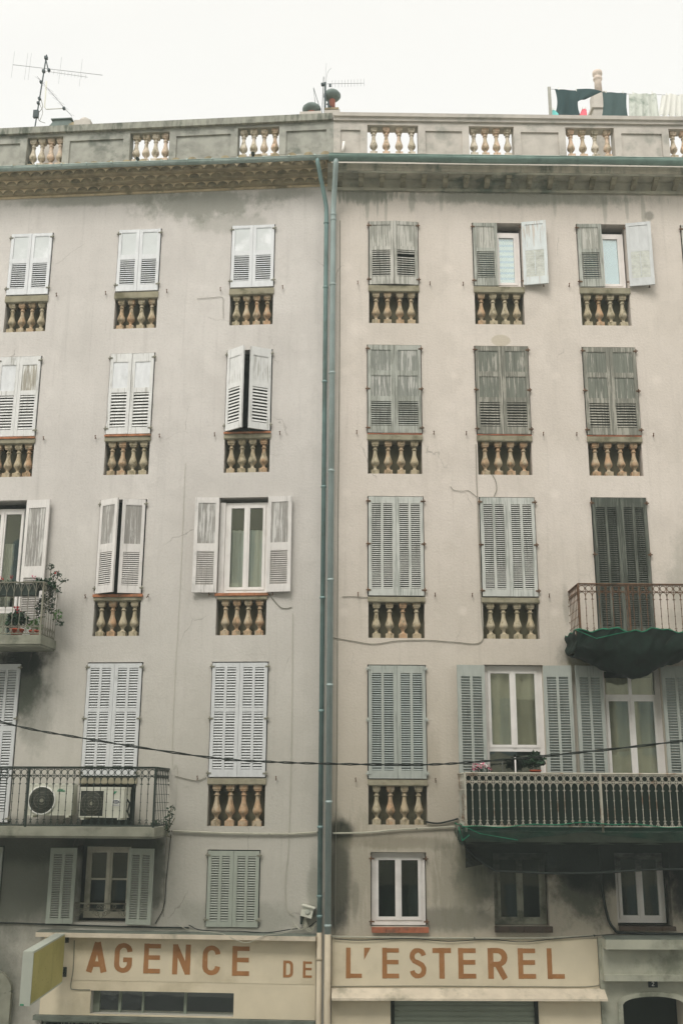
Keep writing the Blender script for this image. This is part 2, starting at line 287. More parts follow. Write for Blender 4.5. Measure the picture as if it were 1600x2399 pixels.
M['chimp'] = simple('pale_clay_pot', s2l((196, 182, 170)), .9, .1, 6, dirt=s2l((150, 146, 138)), damt=.4)
M['ant'] = simple('antenna_alloy', s2l((122, 122, 122)), .5, .1, 6, .3, bump=0)
M['antd'] = simple('antenna_mast_steel', s2l((62, 72, 74)), .6, .15, 6, .2, bump=0)
M['asph'] = simple('asphalt', (.10, .10, .10), .95, .15, 3, bump=.3)
M['pave'] = simple('pavement_concrete', (.38, .37, .35), .95, .1, 2, bump=.3)
M['ochre'] = simple('ochre_render', s2l((184, 178, 156)), .95, .08, 1, dirt=s2l((154, 146, 122)), damt=.4)
M['bshut'] = simple('blue_shutter_paint', s2l((122, 136, 138)), .8, .06, 3)
M['curtain'] = simple('white_net_curtain', s2l((222, 218, 208)), .95, .03, 3, bump=0)
M['tcurt'] = simple('dim_brown_curtain', s2l((198, 188, 166)), .95, .1, 3, bump=0)
M['plate'] = simple('number_plate_enamel', s2l((28, 34, 42)), .4, 0, 3, bump=0)
def blind():
    t = NT('striped_blind'); sep = t.n('ShaderNodeSeparateXYZ'); t.put(sep.inputs[0], t.c)
    f = t.math('FRACT', t.math('MULTIPLY', sep.outputs[2], 9.2))
    g = t.rng(t.math('ABSOLUTE', t.math('SUBTRACT', f, .5)), .16, .24)
    return t.done(t.mix(g, s2l((186, 208, 236)), s2l((236, 242, 246))), .8)
M['blind'] = blind()
M['blind2'] = simple('pale_blue_blind', s2l((206, 222, 240)), .8, .03, 3, sc=(.2, .2, 6), bump=0)
def glass(name, k1, k2):
    m = bpy.data.materials.new(name); m.use_nodes = True; t = m.node_tree; t.nodes.clear()
    o = t.nodes.new('ShaderNodeOutputMaterial'); mx = t.nodes.new('ShaderNodeMixShader'); a = t.nodes.new('ShaderNodeBsdfTransparent'); g = t.nodes.new('ShaderNodeBsdfGlossy')
    f = t.nodes.new('ShaderNodeMath'); f.operation = 'POWER'; f.inputs[1].default_value = 3.0; lw = t.nodes.new('ShaderNodeLayerWeight'); lw.inputs[0].default_value = .5; t.links.new(lw.outputs['Facing'], f.inputs[0]); ma = t.nodes.new('ShaderNodeMath'); ma.operation = 'MULTIPLY_ADD'; ma.inputs[1].default_value = k1; ma.inputs[2].default_value = k2
    a.inputs[0].default_value = (.88, .91, .89, 1); g.inputs[0].default_value = (.9, .95, .92, 1); g.inputs['Roughness'].default_value = .02
    n = t.nodes.new('ShaderNodeTexNoise'); n.inputs['Scale'].default_value = 2.2; b = t.nodes.new('ShaderNodeBump'); b.inputs['Strength'].default_value = .05; b.inputs['Distance'].default_value = .02
    c = t.nodes.new('ShaderNodeTexCoord'); t.links.new(c.outputs['Object'], n.inputs[0]); t.links.new(n.outputs[0], b.inputs['Height']); t.links.new(b.outputs[0], g.inputs['Normal'])
    t.links.new(f.outputs[0], ma.inputs[0]); t.links.new(ma.outputs[0], mx.inputs[0]); t.links.new(a.outputs[0], mx.inputs[1]); t.links.new(g.outputs[0], mx.inputs[2]); t.links.new(mx.outputs[0], o.inputs[0])
    return m
M['glass'] = glass('window_glass', .8, .17); M['glassd'] = glass('low_reflect_window_glass', .8, .04)  # second glass reflects less, so its panes look darker
def netm(name, c, lo, hi):
    t = NT(name); o = [n for n in t.t.nodes if n.type == 'OUTPUT_MATERIAL'][0]
    tr = t.n('ShaderNodeBsdfTransparent'); mx = t.n('ShaderNodeMixShader')
    f = t.rng(t.noise(6, 6, (1, 1, 2), None, .6), .3, .7, lo, hi)
    t.put(mx.inputs[0], f); t.t.links.new(tr.outputs[0], mx.inputs[1]); t.t.links.new(t.b.outputs[0], mx.inputs[2]); t.t.links.new(mx.outputs[0], o.inputs[0])
    return t.done(c, .9)
M['net'] = netm('green_scaffold_net', s2l((22, 54, 42)), .25, .75); M['netk'] = netm('blackened_net', s2l((16, 24, 19)), .8, .95)

# ---------------------------------------------------------------- mesh builder
class MB:
    def __init__(s): s.v = []; s.f = []; s.m = []; s.sm = []
    def face(s, pts, m=0, smooth=False):
        i = len(s.v); s.v += [tuple(p) for p in pts]; s.f.append(tuple(range(i, i+len(pts)))); s.m.append(m); s.sm.append(smooth)
    def box(s, x0, x1, y0, y1, z0, z1, m=0):
        if x0 > x1: x0, x1 = x1, x0
        if y0 > y1: y0, y1 = y1, y0
        if z0 > z1: z0, z1 = z1, z0
        i = len(s.v)
        s.v += [(x, y, z) for z in (z0, z1) for y in (y0, y1) for x in (x0, x1)]
        for q in ((0, 2, 3, 1), (4, 5, 7, 6), (0, 1, 5, 4), (2, 6, 7, 3), (0, 4, 6, 2), (1, 3, 7, 5)):
            s.f.append(tuple(i+k for k in q)); s.m.append(m); s.sm.append(False)
        return s
    def prism(s, poly, axis, a, b, m=0):
        """poly: 2-D outline; axis 'x': (y,z) swept in x ; 'y': (x,z) swept in y ; 'z': (x,y) swept in z"""
        def P(p, t): return {'x': (t, p[0], p[1]), 'y': (p[0], t, p[1]), 'z': (p[0], p[1], t)}[axis]
        n = len(poly); i = len(s.v)
        s.v += [P(p, a) for p in poly]+[P(p, b) for p in poly]
        s.f.append(tuple(i+k for k in range(n))); s.f.append(tuple(i+n+k for k in reversed(range(n)))); s.m += [m, m]; s.sm += [False, False]
        for k in range(n):
            s.f.append((i+k, i+n+k, i+n+(k+1) % n, i+(k+1) % n)); s.m.append(m); s.sm.append(False)
        return s
    def tube(s, pts, r, seg=6, m=0, closed=False, caps=True):
        pts = [Vector(p) for p in pts]; n = len(pts); i0 = len(s.v)
        rr = r if isinstance(r, (list, tuple)) else [r]*n
        u = None
        for k, p in enumerate(pts):
            if closed: d = pts[(k+1) % n]-pts[k-1]
            else: d = pts[min(k+1, n-1)]-pts[max(k-1, 0)]
            d.normalize()
            if u is None: u = d.orthogonal().normalized()
            else:
                u = u-d*u.dot(d); u = u.normalized() if u.length > 1e-6 else d.orthogonal().normalized()
            v = d.cross(u)
            for j in range(seg):
                a = 2*math.pi*(j+.5)/seg; s.v.append(tuple(p+(u*math.cos(a)+v*math.sin(a))*rr[k]))
        for k in range(n if closed else n-1):
            a = i0+k*seg; b = i0+((k+1) % n)*seg
            for j in range(seg):
                s.f.append((a+j, a+(j+1) % seg, b+(j+1) % seg, b+j)); s.m.append(m); s.sm.append(seg > 5)
        if caps and not closed:
            s.f.append(tuple(i0+j for j in reversed(range(seg)))); s.f.append(tuple(i0+(n-1)*seg+j for j in range(seg))); s.m += [m, m]; s.sm += [False, False]
        return s
    def lathe(s, prof, cx=0, cy=0, seg=14, m=0, lo=0):
        i0 = len(s.v)
        for (r, z) in prof:
            for j in range(seg):
                a = 2*math.pi*j/seg; s.v.append((cx+r*math.cos(a), cy+r*math.sin(a), z))
        for k in range(len(prof)-1):
            for j in range(seg):
                s.f.append((i0+k*seg+j, i0+k*seg+(j+1) % seg, i0+(k+1)*seg+(j+1) % seg, i0+(k+1)*seg+j)); s.m.append(m); s.sm.append(True)
        s.f.append(tuple(i0+j for j in reversed(range(seg)))); s.f.append(tuple(i0+(len(prof)-1)*seg+j for j in range(seg))); s.m += [m, m]; s.sm += [False, False]
        return s
    def grid(s, fn, nu, nv, m=0, smooth=True):
        i0 = len(s.v)
        for a in range(nu+1):
            for b in range(nv+1): s.v.append(tuple(fn(a/nu, b/nv)))
        for a in range(nu):
            for b in range(nv):
                q = i0+a*(nv+1)+b; s.f.append((q, q+nv+1, q+nv+2, q+1)); s.m.append(m); s.sm.append(smooth)
        return s
    def build(s, name, mats, parent=None, loc=(0, 0, 0), rot=None):
        me = bpy.data.meshes.new(name); me.from_pydata(s.v, [], s.f)
        for x in (mats if isinstance(mats, (list, tuple)) else [mats]): me.materials.append(M[x])
        me.polygons.foreach_set('material_index', s.m); me.polygons.foreach_set('use_smooth', s.sm); me.update()
        o = bpy.data.objects.new(name, me); col.objects.link(o)
        if parent: o.parent = parent
        o.location = loc
        if rot: o.rotation_euler = rot
        return o
def tag(o, label=None, cat=None, group=None, kind=None):
    if label: o['label'] = label
    if cat: o['category'] = cat
    if group: o['group'] = group
    if kind: o['kind'] = kind
    return o
def empty(name, loc=(0, 0, 0), rz=0, label=None, cat=None, group=None):
    o = bpy.data.objects.new(name, None); col.objects.link(o); o.location = loc; o.rotation_euler = (0, 0, rz); o.empty_display_size = .2
    return tag(o, label, cat, group)
def dup(o, parent, loc, rot=None, label=None):
    c = o.copy(); col.objects.link(c); c.parent = parent; c.location = loc
    if rot is not None: c.rotation_euler = rot
    if 'label' in c.keys(): del c['label']
    if label: c['label'] = label
    return c
ROT = {'L': -AL, 'R': AR}
def W(side, x, y, z):
    a = ROT[side]; return (x*math.cos(a)-y*math.sin(a), x*math.sin(a)+y*math.cos(a), z+H)
HZ = (0, 0, H)

# ---------------------------------------------------------------- ground
tag(MB().box(-60, 60, -40, 60, -.3, 0).build('ground', 'pave'), kind='structure')
tag(MB().box(-60, 60, -15.3, -2.4, 0.004, .008).build('road', 'asph'), kind='structure')
tag(MB().prism([(-60, -2.4), (60, -2.4), (60, 2.5), (0, .05), (-60, 6)], 'z', .005, .14).build('pavement', 'pave'), kind='structure')
tag(MB().box(-60, 60, -17.9, -15.3, .005, .14).build('pavement', 'pave'), kind='structure')

# ---------------------------------------------------------------- the two buildings
BL = empty('apartment_building', (0, 0, 0), ROT['L'], 'pinkish grey rendered apartment building with three rows of clay eave tiles, left of the drainpipes', 'building')
BR = empty('apartment_building', (0, 0, 0), ROT['R'], 'warm beige rendered apartment building with bracketed stone cornice, right of the drainpipes', 'building')
B = {'L': BL, 'R': BR}
def wall(holes, x0, x1, z0, z1, y=0.0, m=0, mr=0, mb_=None):
    mb = mb_ or MB()
    xs = sorted({x0, x1, *[h[0] for h in holes], *[h[1] for h in holes]}); zs = sorted({z0, z1, *[h[2] for h in holes], *[h[3] for h in holes]})
    xs = [v for v in xs if x0 <= v <= x1]; zs = [v for v in zs if z0 <= v <= z1]
    for a, b in zip(xs, xs[1:]):
        for c, d in zip(zs, zs[1:]):
            cx, cz = (a+b)/2, (c+d)/2
            if any(h[0] < cx < h[1] and h[2] < cz < h[3] for h in holes): continue
            mb.face([(a, y, c), (b, y, c), (b, y, d), (a, y, d)], m)
    for (a, b, c, d, dep, back) in holes:
        e = y+dep
        mb.face([(a, y, c), (a, e, c), (b, e, c), (b, y, c)], mr); mb.face([(a, y, d), (b, y, d), (b, e, d), (a, e, d)], mr)
        mb.face([(a, y, c), (a, y, d), (a, e, d), (a, e, c)], mr); mb.face([(b, y, c), (b, e, c), (b, e, d), (b, y, d)], mr)
        if back is not None: mb.face([(a, e, c), (b, e, c), (b, e, d), (a, e, d)], back)
    return mb

# ---- shutter leaf ------------------------------------------------------------
def leaf(w_, h, secs, sgn, pitch=.042, rod=False, pan2=False, sag=0.0, miss=()):
    """leaf hangs from x=0 towards sgn; local y 0 (outer face) .. 0.036; z 0 (bottom) .. h. mats: 0 frame, 1 panel, 2 iron"""
    mb = MB(); T = .036; st = min(.058, w_*.15); g = .004
    def bx(a, b, y0, y1, z0, z1, m): mb.box(sgn*a, sgn*b, y0, y1, z0, z1, m)
    bx(g, st, 0, T, 0, h, 0); bx(w_-st-.002, w_-.002, 0, T, 0, h, 0)
    tot = sum(q[1] for q in secs); z = h; li = 0
    for q in secs:
        hh = h*q[1]/tot; z1 = z; z0 = z-hh; z = z0
        if q[0] == 'r': bx(st, w_-st-.002, .002, T-.002, z0, z1, 0)
        elif q[0] == 'p':
            n = 2 if pan2 else 1; ww = (w_-2*st)/n
            for k in range(n):
                bx(st+k*ww+.0015, st+(k+1)*ww-.0015, .013, .026, z0-.004, z1+.004, q[2] if len(q) > 2 and k == 0 else 1)
            bx(st, w_-st, .004, .014, z1-.012, z1, 0); bx(st, w_-st, .004, .014, z0, z0+.012, 0)
        else:
            nc = q[2]; cw = (w_-2*st-.002)/nc; mid = .042 if nc > 1 else 0
            for k in range(nc):
                xa = st+k*cw+(mid/2 if k else 0); xb = st+(k+1)*cw-(mid/2 if k < nc-1 else 0)
                if k: bx(xa-mid, xa, .001, T-.001, z0, z1, 0)
                ns = max(1, round(hh/pitch)); ph = hh/ns
                for i in range(ns):
                    if (li, i) in miss: continue
                    zc = z0+ph*(i+.35)+rnd.uniform(-.0015, .0015); l = ph*(.62 if nc == 1 or pitch > .04 else .5); tl = rnd.uniform(-.002, .002)
                    a, b = sgn*(xa-.003), sgn*(xb+.003)
                    mb.prism([(.003, zc-.004), (.009, zc-.007), (.034, zc+l-.005), (.030, zc+l+.002), (.003, zc+.002)], 'x', min(a, b), max(a, b), 1 if nc > 1 else 0)
                if rod:
                    bx((xa+xb)/2-.006, (xa+xb)/2+.006, T, T+.01, z0+.03, z1-.03, 0); bx(xa, xb, .0285, .0325, z0, z1, 2)
                li += 1
    return mb
protoL = {}
SPEC = {  # sections from the top (share of the height)
 'A': [('r', .04), ('p', .38), ('r', .07), ('l', .41, 1), ('r', .10)],
 'B': [('r', .10), ('p', .34), ('r', .05), ('l', .43, 1), ('r', .08)],
 'C': [('r', .06), ('p', .43), ('r', .08), ('l', .35, 1), ('r', .08)],
 'D': [('r', .05), ('p', .36), ('r', .05), ('l', .42, 1), ('r', .12)],
 'E': [('r', .05), ('p', .25), ('r', .045), ('p', .25), ('r', .05), ('l', .275, 1), ('r', .08)],
 'F': [('r', .07), ('l', .86, 2), ('r', .07)],
 'G': [('r', .04), ('l', .36, 2), ('r', .035), ('l', .50, 2), ('r', .065)],
}
def pair(side, win, x0, x1, z0, z1, spec, mats, pitch=.042, rotl=0, rotr=0, only=None, lab=None, pan2=False, missr=(), rod=False, wl=None, opened=False, labr=None):
    """closed (or ajar/open) pair of leaves hung at x0 and x1"""
    out = []
    xm = (x0+x1)/2; w_ = (wl or (x1-x0)/2)
    for k, (x, sg, ro) in enumerate(((x0, 1, rotl), (x1, -1, rotr))):
        if only is not None and k != only: continue
        mt = mats[k] if isinstance(mats, list) else mats
        o = leaf(w_, z1-z0, SPEC[spec], sg, pitch, rod, pan2, miss=missr if k else ()).build('shutter', mt, win, (x, -.03, z0), (0, 0, R(ro)))
        l = (lab if k == 0 else (labr or lab))
        if l: o['label'] = l
        out.append(o)
    return out
hinge_proto = None
def hinges(win, x0, x1, zs, sides=(0, 1), mat='rust'):
    global hinge_proto
    key = 'h'+mat
    for z in zs:
        for k in sides:
            x = x0 if k == 0 else x1; sg = 1 if k == 0 else -1
            if key not in protoL:
                mb = MB(); mb.tube([(0, 0, -.035), (0, 0, .035)], .011, 6); mb.box(0, .05, -.004, .002, -.012, .012); mb.box(-.03, 0, .0, .012, -.01, .01)
                protoL[key] = mb.build('hinge', mat, win, (x-sg*.008, -.034, z), (0, 0, 0 if sg > 0 else math.pi))
            else: dup(protoL[key], win, (x-sg*.008, -.034, z), (0, 0, 0 if sg > 0 else math.pi))
def catch(side, x, z, tilt=0.0):
    if 'catch' not in protoL:
        mb = MB(); mb.tube([(0, .02, 0), (0, -.05, 0)], .006, 5); mb.tube([(0, -.05, -.035), (.004, -.052, .0), (-.006, -.056, .03)], .007, 5); mb.box(-.006, .012, -.06, -.045, .024, .036)
        protoL['catch'] = mb.build('shutter_catch', 'rust', B[side], (x, 0, z+H))
    else: dup(protoL['catch'], B[side], (x, 0, z+H), (0, tilt, 0))
# ---- balusters ------------------------------------------------------------
def baluster_mb(h, s=1.17):
    p = [(.052, .085), (.055, .092), (.050, .104), (.030, .118), (.026, .135), (.026, .160), (.034, .172), (.034, .182), (.050, .200), (.066, .228), (.071, .255), (.067, .285), (.055, .33), (.042, .38), (.033, .44), (.030, .50),
         (.030, .515), (.041, .522), (.043, .532), (.041, .542), (.031, .548), (.031, .585), (.036, .60), (.048, .613), (.050, .630)]
    k = h/.70; mb = MB()
    mb.lathe([(r*s*k*1.05, z*k) for r, z in p], seg=16)
    a = .068*s*k; mb.box(-a, a, -a, a, 0, .088*k); a = .062*s*k; mb.box(-a, a, -a, a, .628*k, h)
    mb.box(-a*.85, a*.85, -a*.85, a*.85, .6*k, .63*k)
    return mb
def balusters(par, x0, x1, z0, z1, n=4, y=-.005+.08, mat='bal'):
    h = z1-z0; key = 'b%.3f%s' % (h, mat); sp_ = (x1-x0)/n
    for i in range(n):
        x = x0+sp_*(i+.5)+rnd.uniform(-.004, .004); rz = rnd.uniform(-.06, .06)
        if key not in protoL: protoL[key] = baluster_mb(h).build('baluster', mat, par, (x, y, z0), (0, 0, rz))
        else: dup(protoL[key], par, (x, y, z0), (0, 0, rz))
def balustrade(side, x0, x1, zt, zn, zb, bal=True):
    """zt: underside of the shutters, zn: top of the niche, zb: bottom of the niche. part: stone rail"""
    mb = MB(); mb.box(x0-.012, x1+.012, -.028, .26, zn, zt-.008); mb.box(x0+.0, x1-.0, -.016, .2, zn-.014, zn+.002)
    o = mb.build('balustrade', 'ledge', B[side], HZ)
    if bal: balusters(o, x0+.02, x1-.02, zb+.001, zn-.013)
    return o
def window(side, x0, x1, z0, z1, y=.16, mat='black', kind='plain', fw_=.045, glaze=False, lab=None, transom=None, low=None, bars=(), gm='glass'):
    mb = MB(); f = fw_; T = .05
    mb.box(x0, x0+f, y, y+T, z0, z1); mb.box(x1-f, x1, y, y+T, z0, z1); mb.box(x0+f, x1-f, y, y+T, z1-f, z1); mb.box(x0+f, x1-f, y, y+T, z0, z0+f*1.2)
    a0, a1, c0, c1 = x0+f, x1-f, z0+f*1.2, z1-f; xm = (a0+a1)/2; panes = []
    top = c1
    if transom: mb.box(a0, a1, y-.005, y+T, transom-.03, transom+.03); top = transom-.03; panes += [(a0+.03, xm-.025, transom+.03, c1), (xm+.025, a1-.03, transom+.03, c1)]; mb.box(xm-.025, xm+.025, y, y+T-.01, transom+.03, c1)
    bot = c0
    if low: mb.box(a0, a1, y-.005, y+T, low-.03, low+.03); bot = low+.03; panes.append((a0+.01, a1-.01, c0, low-.03))
    s = .045
    for (p, q) in ((a0, xm-.002), (xm+.002, a1)):
        mb.box(p, p+s, y-.014, y+T-.014, bot, top); mb.box(q-s, q, y-.014, y+T-.014, bot, top); mb.box(p+s, q-s, y-.013, y+T-.015, top-s, top); mb.box(p+s, q-s, y-.013, y+T-.015, bot, bot+s)
        panes.append((p+s, q-s, bot+s, top-s))
        for zb in bars: mb.box(p+s, q-s, y-.005, y+T-.02, zb-.012, zb+.012)
    mb.box(xm-.016, xm+.016, y-.026, y-.013, bot, top)
    o = mb.build('window', mat, B[side], HZ)
    if lab: o['label'] = lab
    if glaze:
        for (p, q, a, b) in panes:
            MB().box(p-.003, q+.003, y+.012, y+.018, a-.003, b+.003).build('pane', gm, o)
    return o

holesL, holesR = [], []
HL = {'L': holesL, 'R': holesR}
def bay(side, xa, xb, z0, z1, zt=None, zn=None, zb=None, back=None):
    e = .012
    HL[side].append((xa-e, xb+e, z0-.006, z1+e, .3, back))
    if zn is not None: HL[side].append((xa+.0, xb-.0, zb, zn, .2, 1))
TILE = []
def tilesill(side, win, x0, x1, z0, z1, mat='orange', d=.045):
    mb = MB(); n = 4; ww = (x1-x0)/n
    for i in range(n): mb.box(x0+i*ww+.002, x0+(i+1)*ww-.002, -d+rnd.uniform(-.004, .004), .2, z0+.001, z1)
    return mb.build('sill', mat, win)

cx = {('L', 1): -5.515, ('L', 2): -3.505, ('L', 3): -1.43, ('R', 1): 1.08, ('R', 2): 2.935, ('R', 3): 4.805, ('R', 4): 6.68}
# row 1 ---------------------------------------------------------------------------------------------
for c in (1, 2, 3):
    x = cx['L', c]; a, b = x-.385, x+.385
    bay('L', a, b, 8.735, 9.965, 8.72, 8.60, 8.02)
    wn_ = window('L', a, b, 8.735, 9.965)
    pair('L', wn_, a, b, 8.74, 9.96, 'A', ('wA', 'wAp'), rotl=1 if c > 2 else 0, rotr=-.8)
    hinges(wn_, a, b, (8.86, 9.88), mat='cableg'); balustrade('L', a, b, 8.72, 8.60, 8.02)
    if c > 1: catch('L', a-.17, 8.70)
    catch('L', b+.17, 8.70)
for c in (1, 2, 3, 4):
    x = cx['R', c]; a, b = x-.435, x+.435
    bay('R', a, b, 8.74, 9.985, 8.72, 8.61, 8.015)
    if c in (1, 4):
        wn_ = window('R', a, b, 8.74, 9.985)
        pair('R', wn_, a, b, 8.745, 9.98, 'D', ('gA', 'gA'), pitch=.045, rotl=-4, rotr=5, pan2=True, missr=((0, 9),))
        hinges(wn_, a, b, (8.84, 9.9))
    else:
        wn_ = window('R', a+.02, b-.02, 8.75, 9.86, y=.11, mat='pinkw', fw_=.06, glaze=True, lab='rosy white window behind a half open pair of shutters')
        MB().box(a+.08, b-.10, .140, .145, 8.80, 9.82).build('blind', 'blind' if c == 2 else 'blind2', wn_)['label'] = 'blue and white striped blind' if c == 2 else 'pale blue blind'
        pair('R', wn_, a, b, 8.745, 9.98, 'D', ('gB', 'gA'), pitch=.045, only=0, lab='bleached grey shutter leaf, still closed', rotl=-2 if c == 3 else 0)
        pair('R', wn_, a, b, 8.745, 9.98, 'D', ('peel', 'peel', 'slatbk') if c == 2 else ('cleanw', 'cleanw', 'slatbk'), pitch=.05, only=1, rotr=168, rod=True, lab='bluish white shutter leaf folded back on the wall' + (', paint peeling' if c == 2 else ''))
        hinges(wn_, a, b, (8.84, 9.9))
    balustrade('R', a, b, 8.735, 8.62, 8.015)
    if c < 4: catch('R', a-.2, 8.76); catch('R', b+.2 if c == 1 else b+.35, 8.76, 3.14 if c > 1 else 0)
# row 2 ---------------------------------------------------------------------------------------------
for c in (1, 2, 3):
    x = cx['L', c]-(0 if c < 3 else 0); a, b = x-.39, x+.39
    if c == 1: b = -5.15
    bay('L', a, b, 6.03, 7.535, 5.99, 5.915, 5.31)
    wn_ = window('L', a, b, 6.03, 7.535)
    if c == 1: pair('L', wn_, a, b, 6.04, 7.53, 'B', [('wB', 'wA'), ('wB', 'wBp')], pitch=.055)
    if c == 2: pair('L', wn_, a, b, 6.04, 7.53, 'B', ('wB', 'wA'), pitch=.058, rotr=-1.5)
    if c == 3: pair('L', wn_, a, b, 6.04, 7.53, 'B', ('wB', 'wB'), pitch=.058, rotl=-34, rotr=27, pan2=True, lab='chipped white shutter leaf standing ajar', wl=.385)
    hinges(wn_, a, b, (6.14, 7.45), mat='cableg'); tilesill('L', wn_, a-.015, b+.015, 5.992, 6.022)
    balustrade('L', a, b, 5.998, 5.915, 5.31)
    catch('L', b+.17, 5.98); catch('L', a-.17, 5.98)
for c in (1, 2, 3, 4):
    x = cx['R', c]; a, b = x-.46, x+.455
    bay('R', a, b, 5.975, 7.595, 5.95, 5.86, 5.265)
    wn_ = window('R', a, b, 5.975, 7.595)
    mt = {1: [('gB', 'gBp'), ('gB', 'gBp')], 2: [('gC', 'gCp', 'gCt'), ('gC', 'gCp')], 3: [('gC', 'gCp'), ('gC', 'gCp')], 4: [('gC', 'gCp'), ('gC', 'gCp')]}[c]
    pair('R', wn_, a, b, 5.985, 7.59, 'E', mt, pitch=.05 if c > 1 else .042, pan2=True, rotl=.6, rotr=-.8)
    hinges(wn_, a, b, (6.07, 6.78, 7.52)); tilesill('R', wn_, a-.005, b+.005, 5.955, 5.972, 'brick', .03)
    balustrade('R', a, b, 5.96, 5.862, 5.265)
    if c < 4: catch('R', a-.19, 5.98); catch('R', b+.2, 5.98)
# row 3 ---------------------------------------------------------------------------------------------
x = cx['L', 2]; a, b = x-.395, x+.385
bay('L', a, b, 3.245, 4.86, 3.2, 3.14, 2.55); wn_ = window('L', a, b, 3.245, 4.86)
pair('L', wn_, a, b, 3.25, 4.855, 'C', ('wC', 'wCp'), pitch=.036, rotl=-26, rotr=12, lab='worn white shutter leaf standing ajar', wl=.385)
hinges(wn_, a, b, (3.34, 4.78), mat='cableg'); tilesill('L', wn_, a-.03, b+.03, 3.192, 3.238); balustrade('L', a, b, 3.198, 3.14, 2.55); catch('L', a-.15, 3.2); catch('L', b+.12, 3.2, .6)
x = cx['L', 3]; a, b = -1.86, -1.035
bay('L', a, b, 3.245, 4.86, 3.2, 3.14, 2.55); wn_ = window('L', a+.09, b-.01, 3.25, 4.8, y=.09, mat='white', fw_=.05, glaze=True, lab='white casement window with net curtains, shutters folded back')
MB().box(a, a+.088, .06, .14, 3.25, 4.8).build('frame_post', 'white', wn_)
def curt(x0, x1, z0, z1, y, name, mat, par, k=9, amp=.018):
    mb = MB(); mb.grid(lambda u, v: (x0+(x1-x0)*u, y+amp*math.sin(u*k*6.28+math.sin(v*3)), z0+(z1-z0)*v), 90, 4); mb.grid(lambda u, v: (x0+(x1-x0)*u, y+.006+amp*math.sin(u*k*6.28+math.sin(v*3)), z0+(z1-z0)*v), 90, 4)
    return mb.build(name, mat, par)
curt(a+.14, b-.06, 3.26, 4.34, .17, 'curtain', 'curtain', wn_, 6)
for k_, (xx, rr) in enumerate(((a, 176), (b, -176))):
    pair('L', wn_, a, b, 3.245, 4.86, 'C', ('wC', 'wCp'), pitch=.036, only=k_, rotl=-175, rotr=175, lab='worn white shutter leaf folded back on the wall', wl=.405)
tilesill('L', wn_, a-.03, b+.03, 3.192, 3.238); balustrade('L', a+.03, b, 3.198, 3.14, 2.55)
catch('L', a-.12, 3.22); catch('L', b+.1, 3.22)
# balcony door of row 3, left
a, b = -6.05, -5.17
bay('L', a, b, 2.49, 4.88); wn_ = window('L', a, b-.06, 2.49, 4.78, y=.16, mat='white', fw_=.05, glaze=True, low=3.0, lab='white glazed balcony door behind the potted plants')
curt(a+.3, b-.3, 2.6, 4.2, .3, 'curtain', 'curtain', wn_, 5)
MB().box(b-.058, b-.0, .05, .2, 2.49, 4.87).build('frame_post', 'iron', wn_)
pair('L', wn_, a, b, 2.52, 4.87, 'C', ('wC', 'wCp'), pitch=.04, only=1, rotr=175, wl=.42, lab='worn white shutter leaf folded back on the wall')
for c in (1, 2, 4):
    x = cx['R', c]; a, b = x-.455, x+.455
    bay('R', a, b, 3.18, 4.865, 3.17, 3.085, 2.50); wn_ = window('R', a, b, 3.18, 4.865)
    pair('R', wn_, a, b, 3.19, 4.86, 'F', ('gD', 'gDS'), pitch=.0345, rotl=.5, rotr=-.5)
    hinges(wn_, a, b, (3.28, 4.05, 4.78)); balustrade('R', a, b, 3.175, 3.09, 2.50)
    if c < 4: catch('R', a-.17, 3.2); catch('R', b+.17, 3.2)
x = cx['R', 3]; a, b = x-.455, x+.455
bay('R', a, b, 2.52, 4.875); wn_ = window('R', a, b, 2.52, 4.875)
pair('R', wn_, a, b, 2.53, 4.87, 'F', ('gE', 'gE'), pitch=.036, rotl=-1, rotr=1.5, lab='dark green grey louvred shutter leaf')
hinges(wn_, a, b, (3.9, 4.78))
# row 4 ---------------------------------------------------------------------------------------------
for c in (1, 2, 3):
    x = {1: -5.51, 2: -3.49, 3: -1.44}[c]; a, b = x-.445, x+.455
    zb = .315 if c > 1 else -.39
    if c > 2: bay('L', a, b, zb, 2.11, .3, .21, -.42)
    elif c > 1: bay('L', a, b, zb, 2.11); holesL.append((a, b, -.42, .21, .2, 2))
    else: bay('L', a, b, zb, 2.11)
    wn_ = window('L', a, b, zb, 2.11)
    pair('L', wn_, a, b, zb+.005, 2.1, 'G', ('cleanw', 'cleanw'), pitch=.043, rotl=.4, rotr=-.4)
    hinges(wn_, a, b, (zb+.06, 1.22, 2.04), mat='cableg')
    if c > 1: balustrade('L', a, b, .305, .212, -.42, bal=(c > 2))
    if c == 3: catch('L', a-.17, .3); catch('L', b+.17, .3)
x = cx['R', 1]; a, b = x-.46, x+.45
bay('R', a, b, .3, 2.06, .29, .2, -.385); wn_ = window('R', a, b, .3, 2.06)
pair('R', wn_, a, b, .305, 2.055, 'F', ('blue', 'blueS'), pitch=.036, lab='blue grey louvred shutter leaf'); hinges(wn_, a, b, (.38, 1.2, 2.0), mat='blue')
balustrade('R', a, b, .292, .204, -.385); catch('R', a-.2, .28); catch('R', b+.13, .28)
a, b = 2.47, 3.40
bay('R', a, b, -.44, 2.07); wn_ = window('R', a-.01, b+.01, -.42, 2.075, y=.1, mat='white', fw_=.075, glaze=True, low=.76, lab='white window over a low fixed pane behind the white railing')
curt(a+.08, b-.1, .8, 2.0, .17, 'curtain', 'tcurt', wn_, 3, .03)
pair('R', wn_, a, b, -.42, 2.065, 'F', ('blue', 'blueS'), pitch=.042, rotl=-174, rotr=174, wl=.45, lab='blue grey louvred shutter leaf folded back on the wall')
a, b = 4.35, 5.29
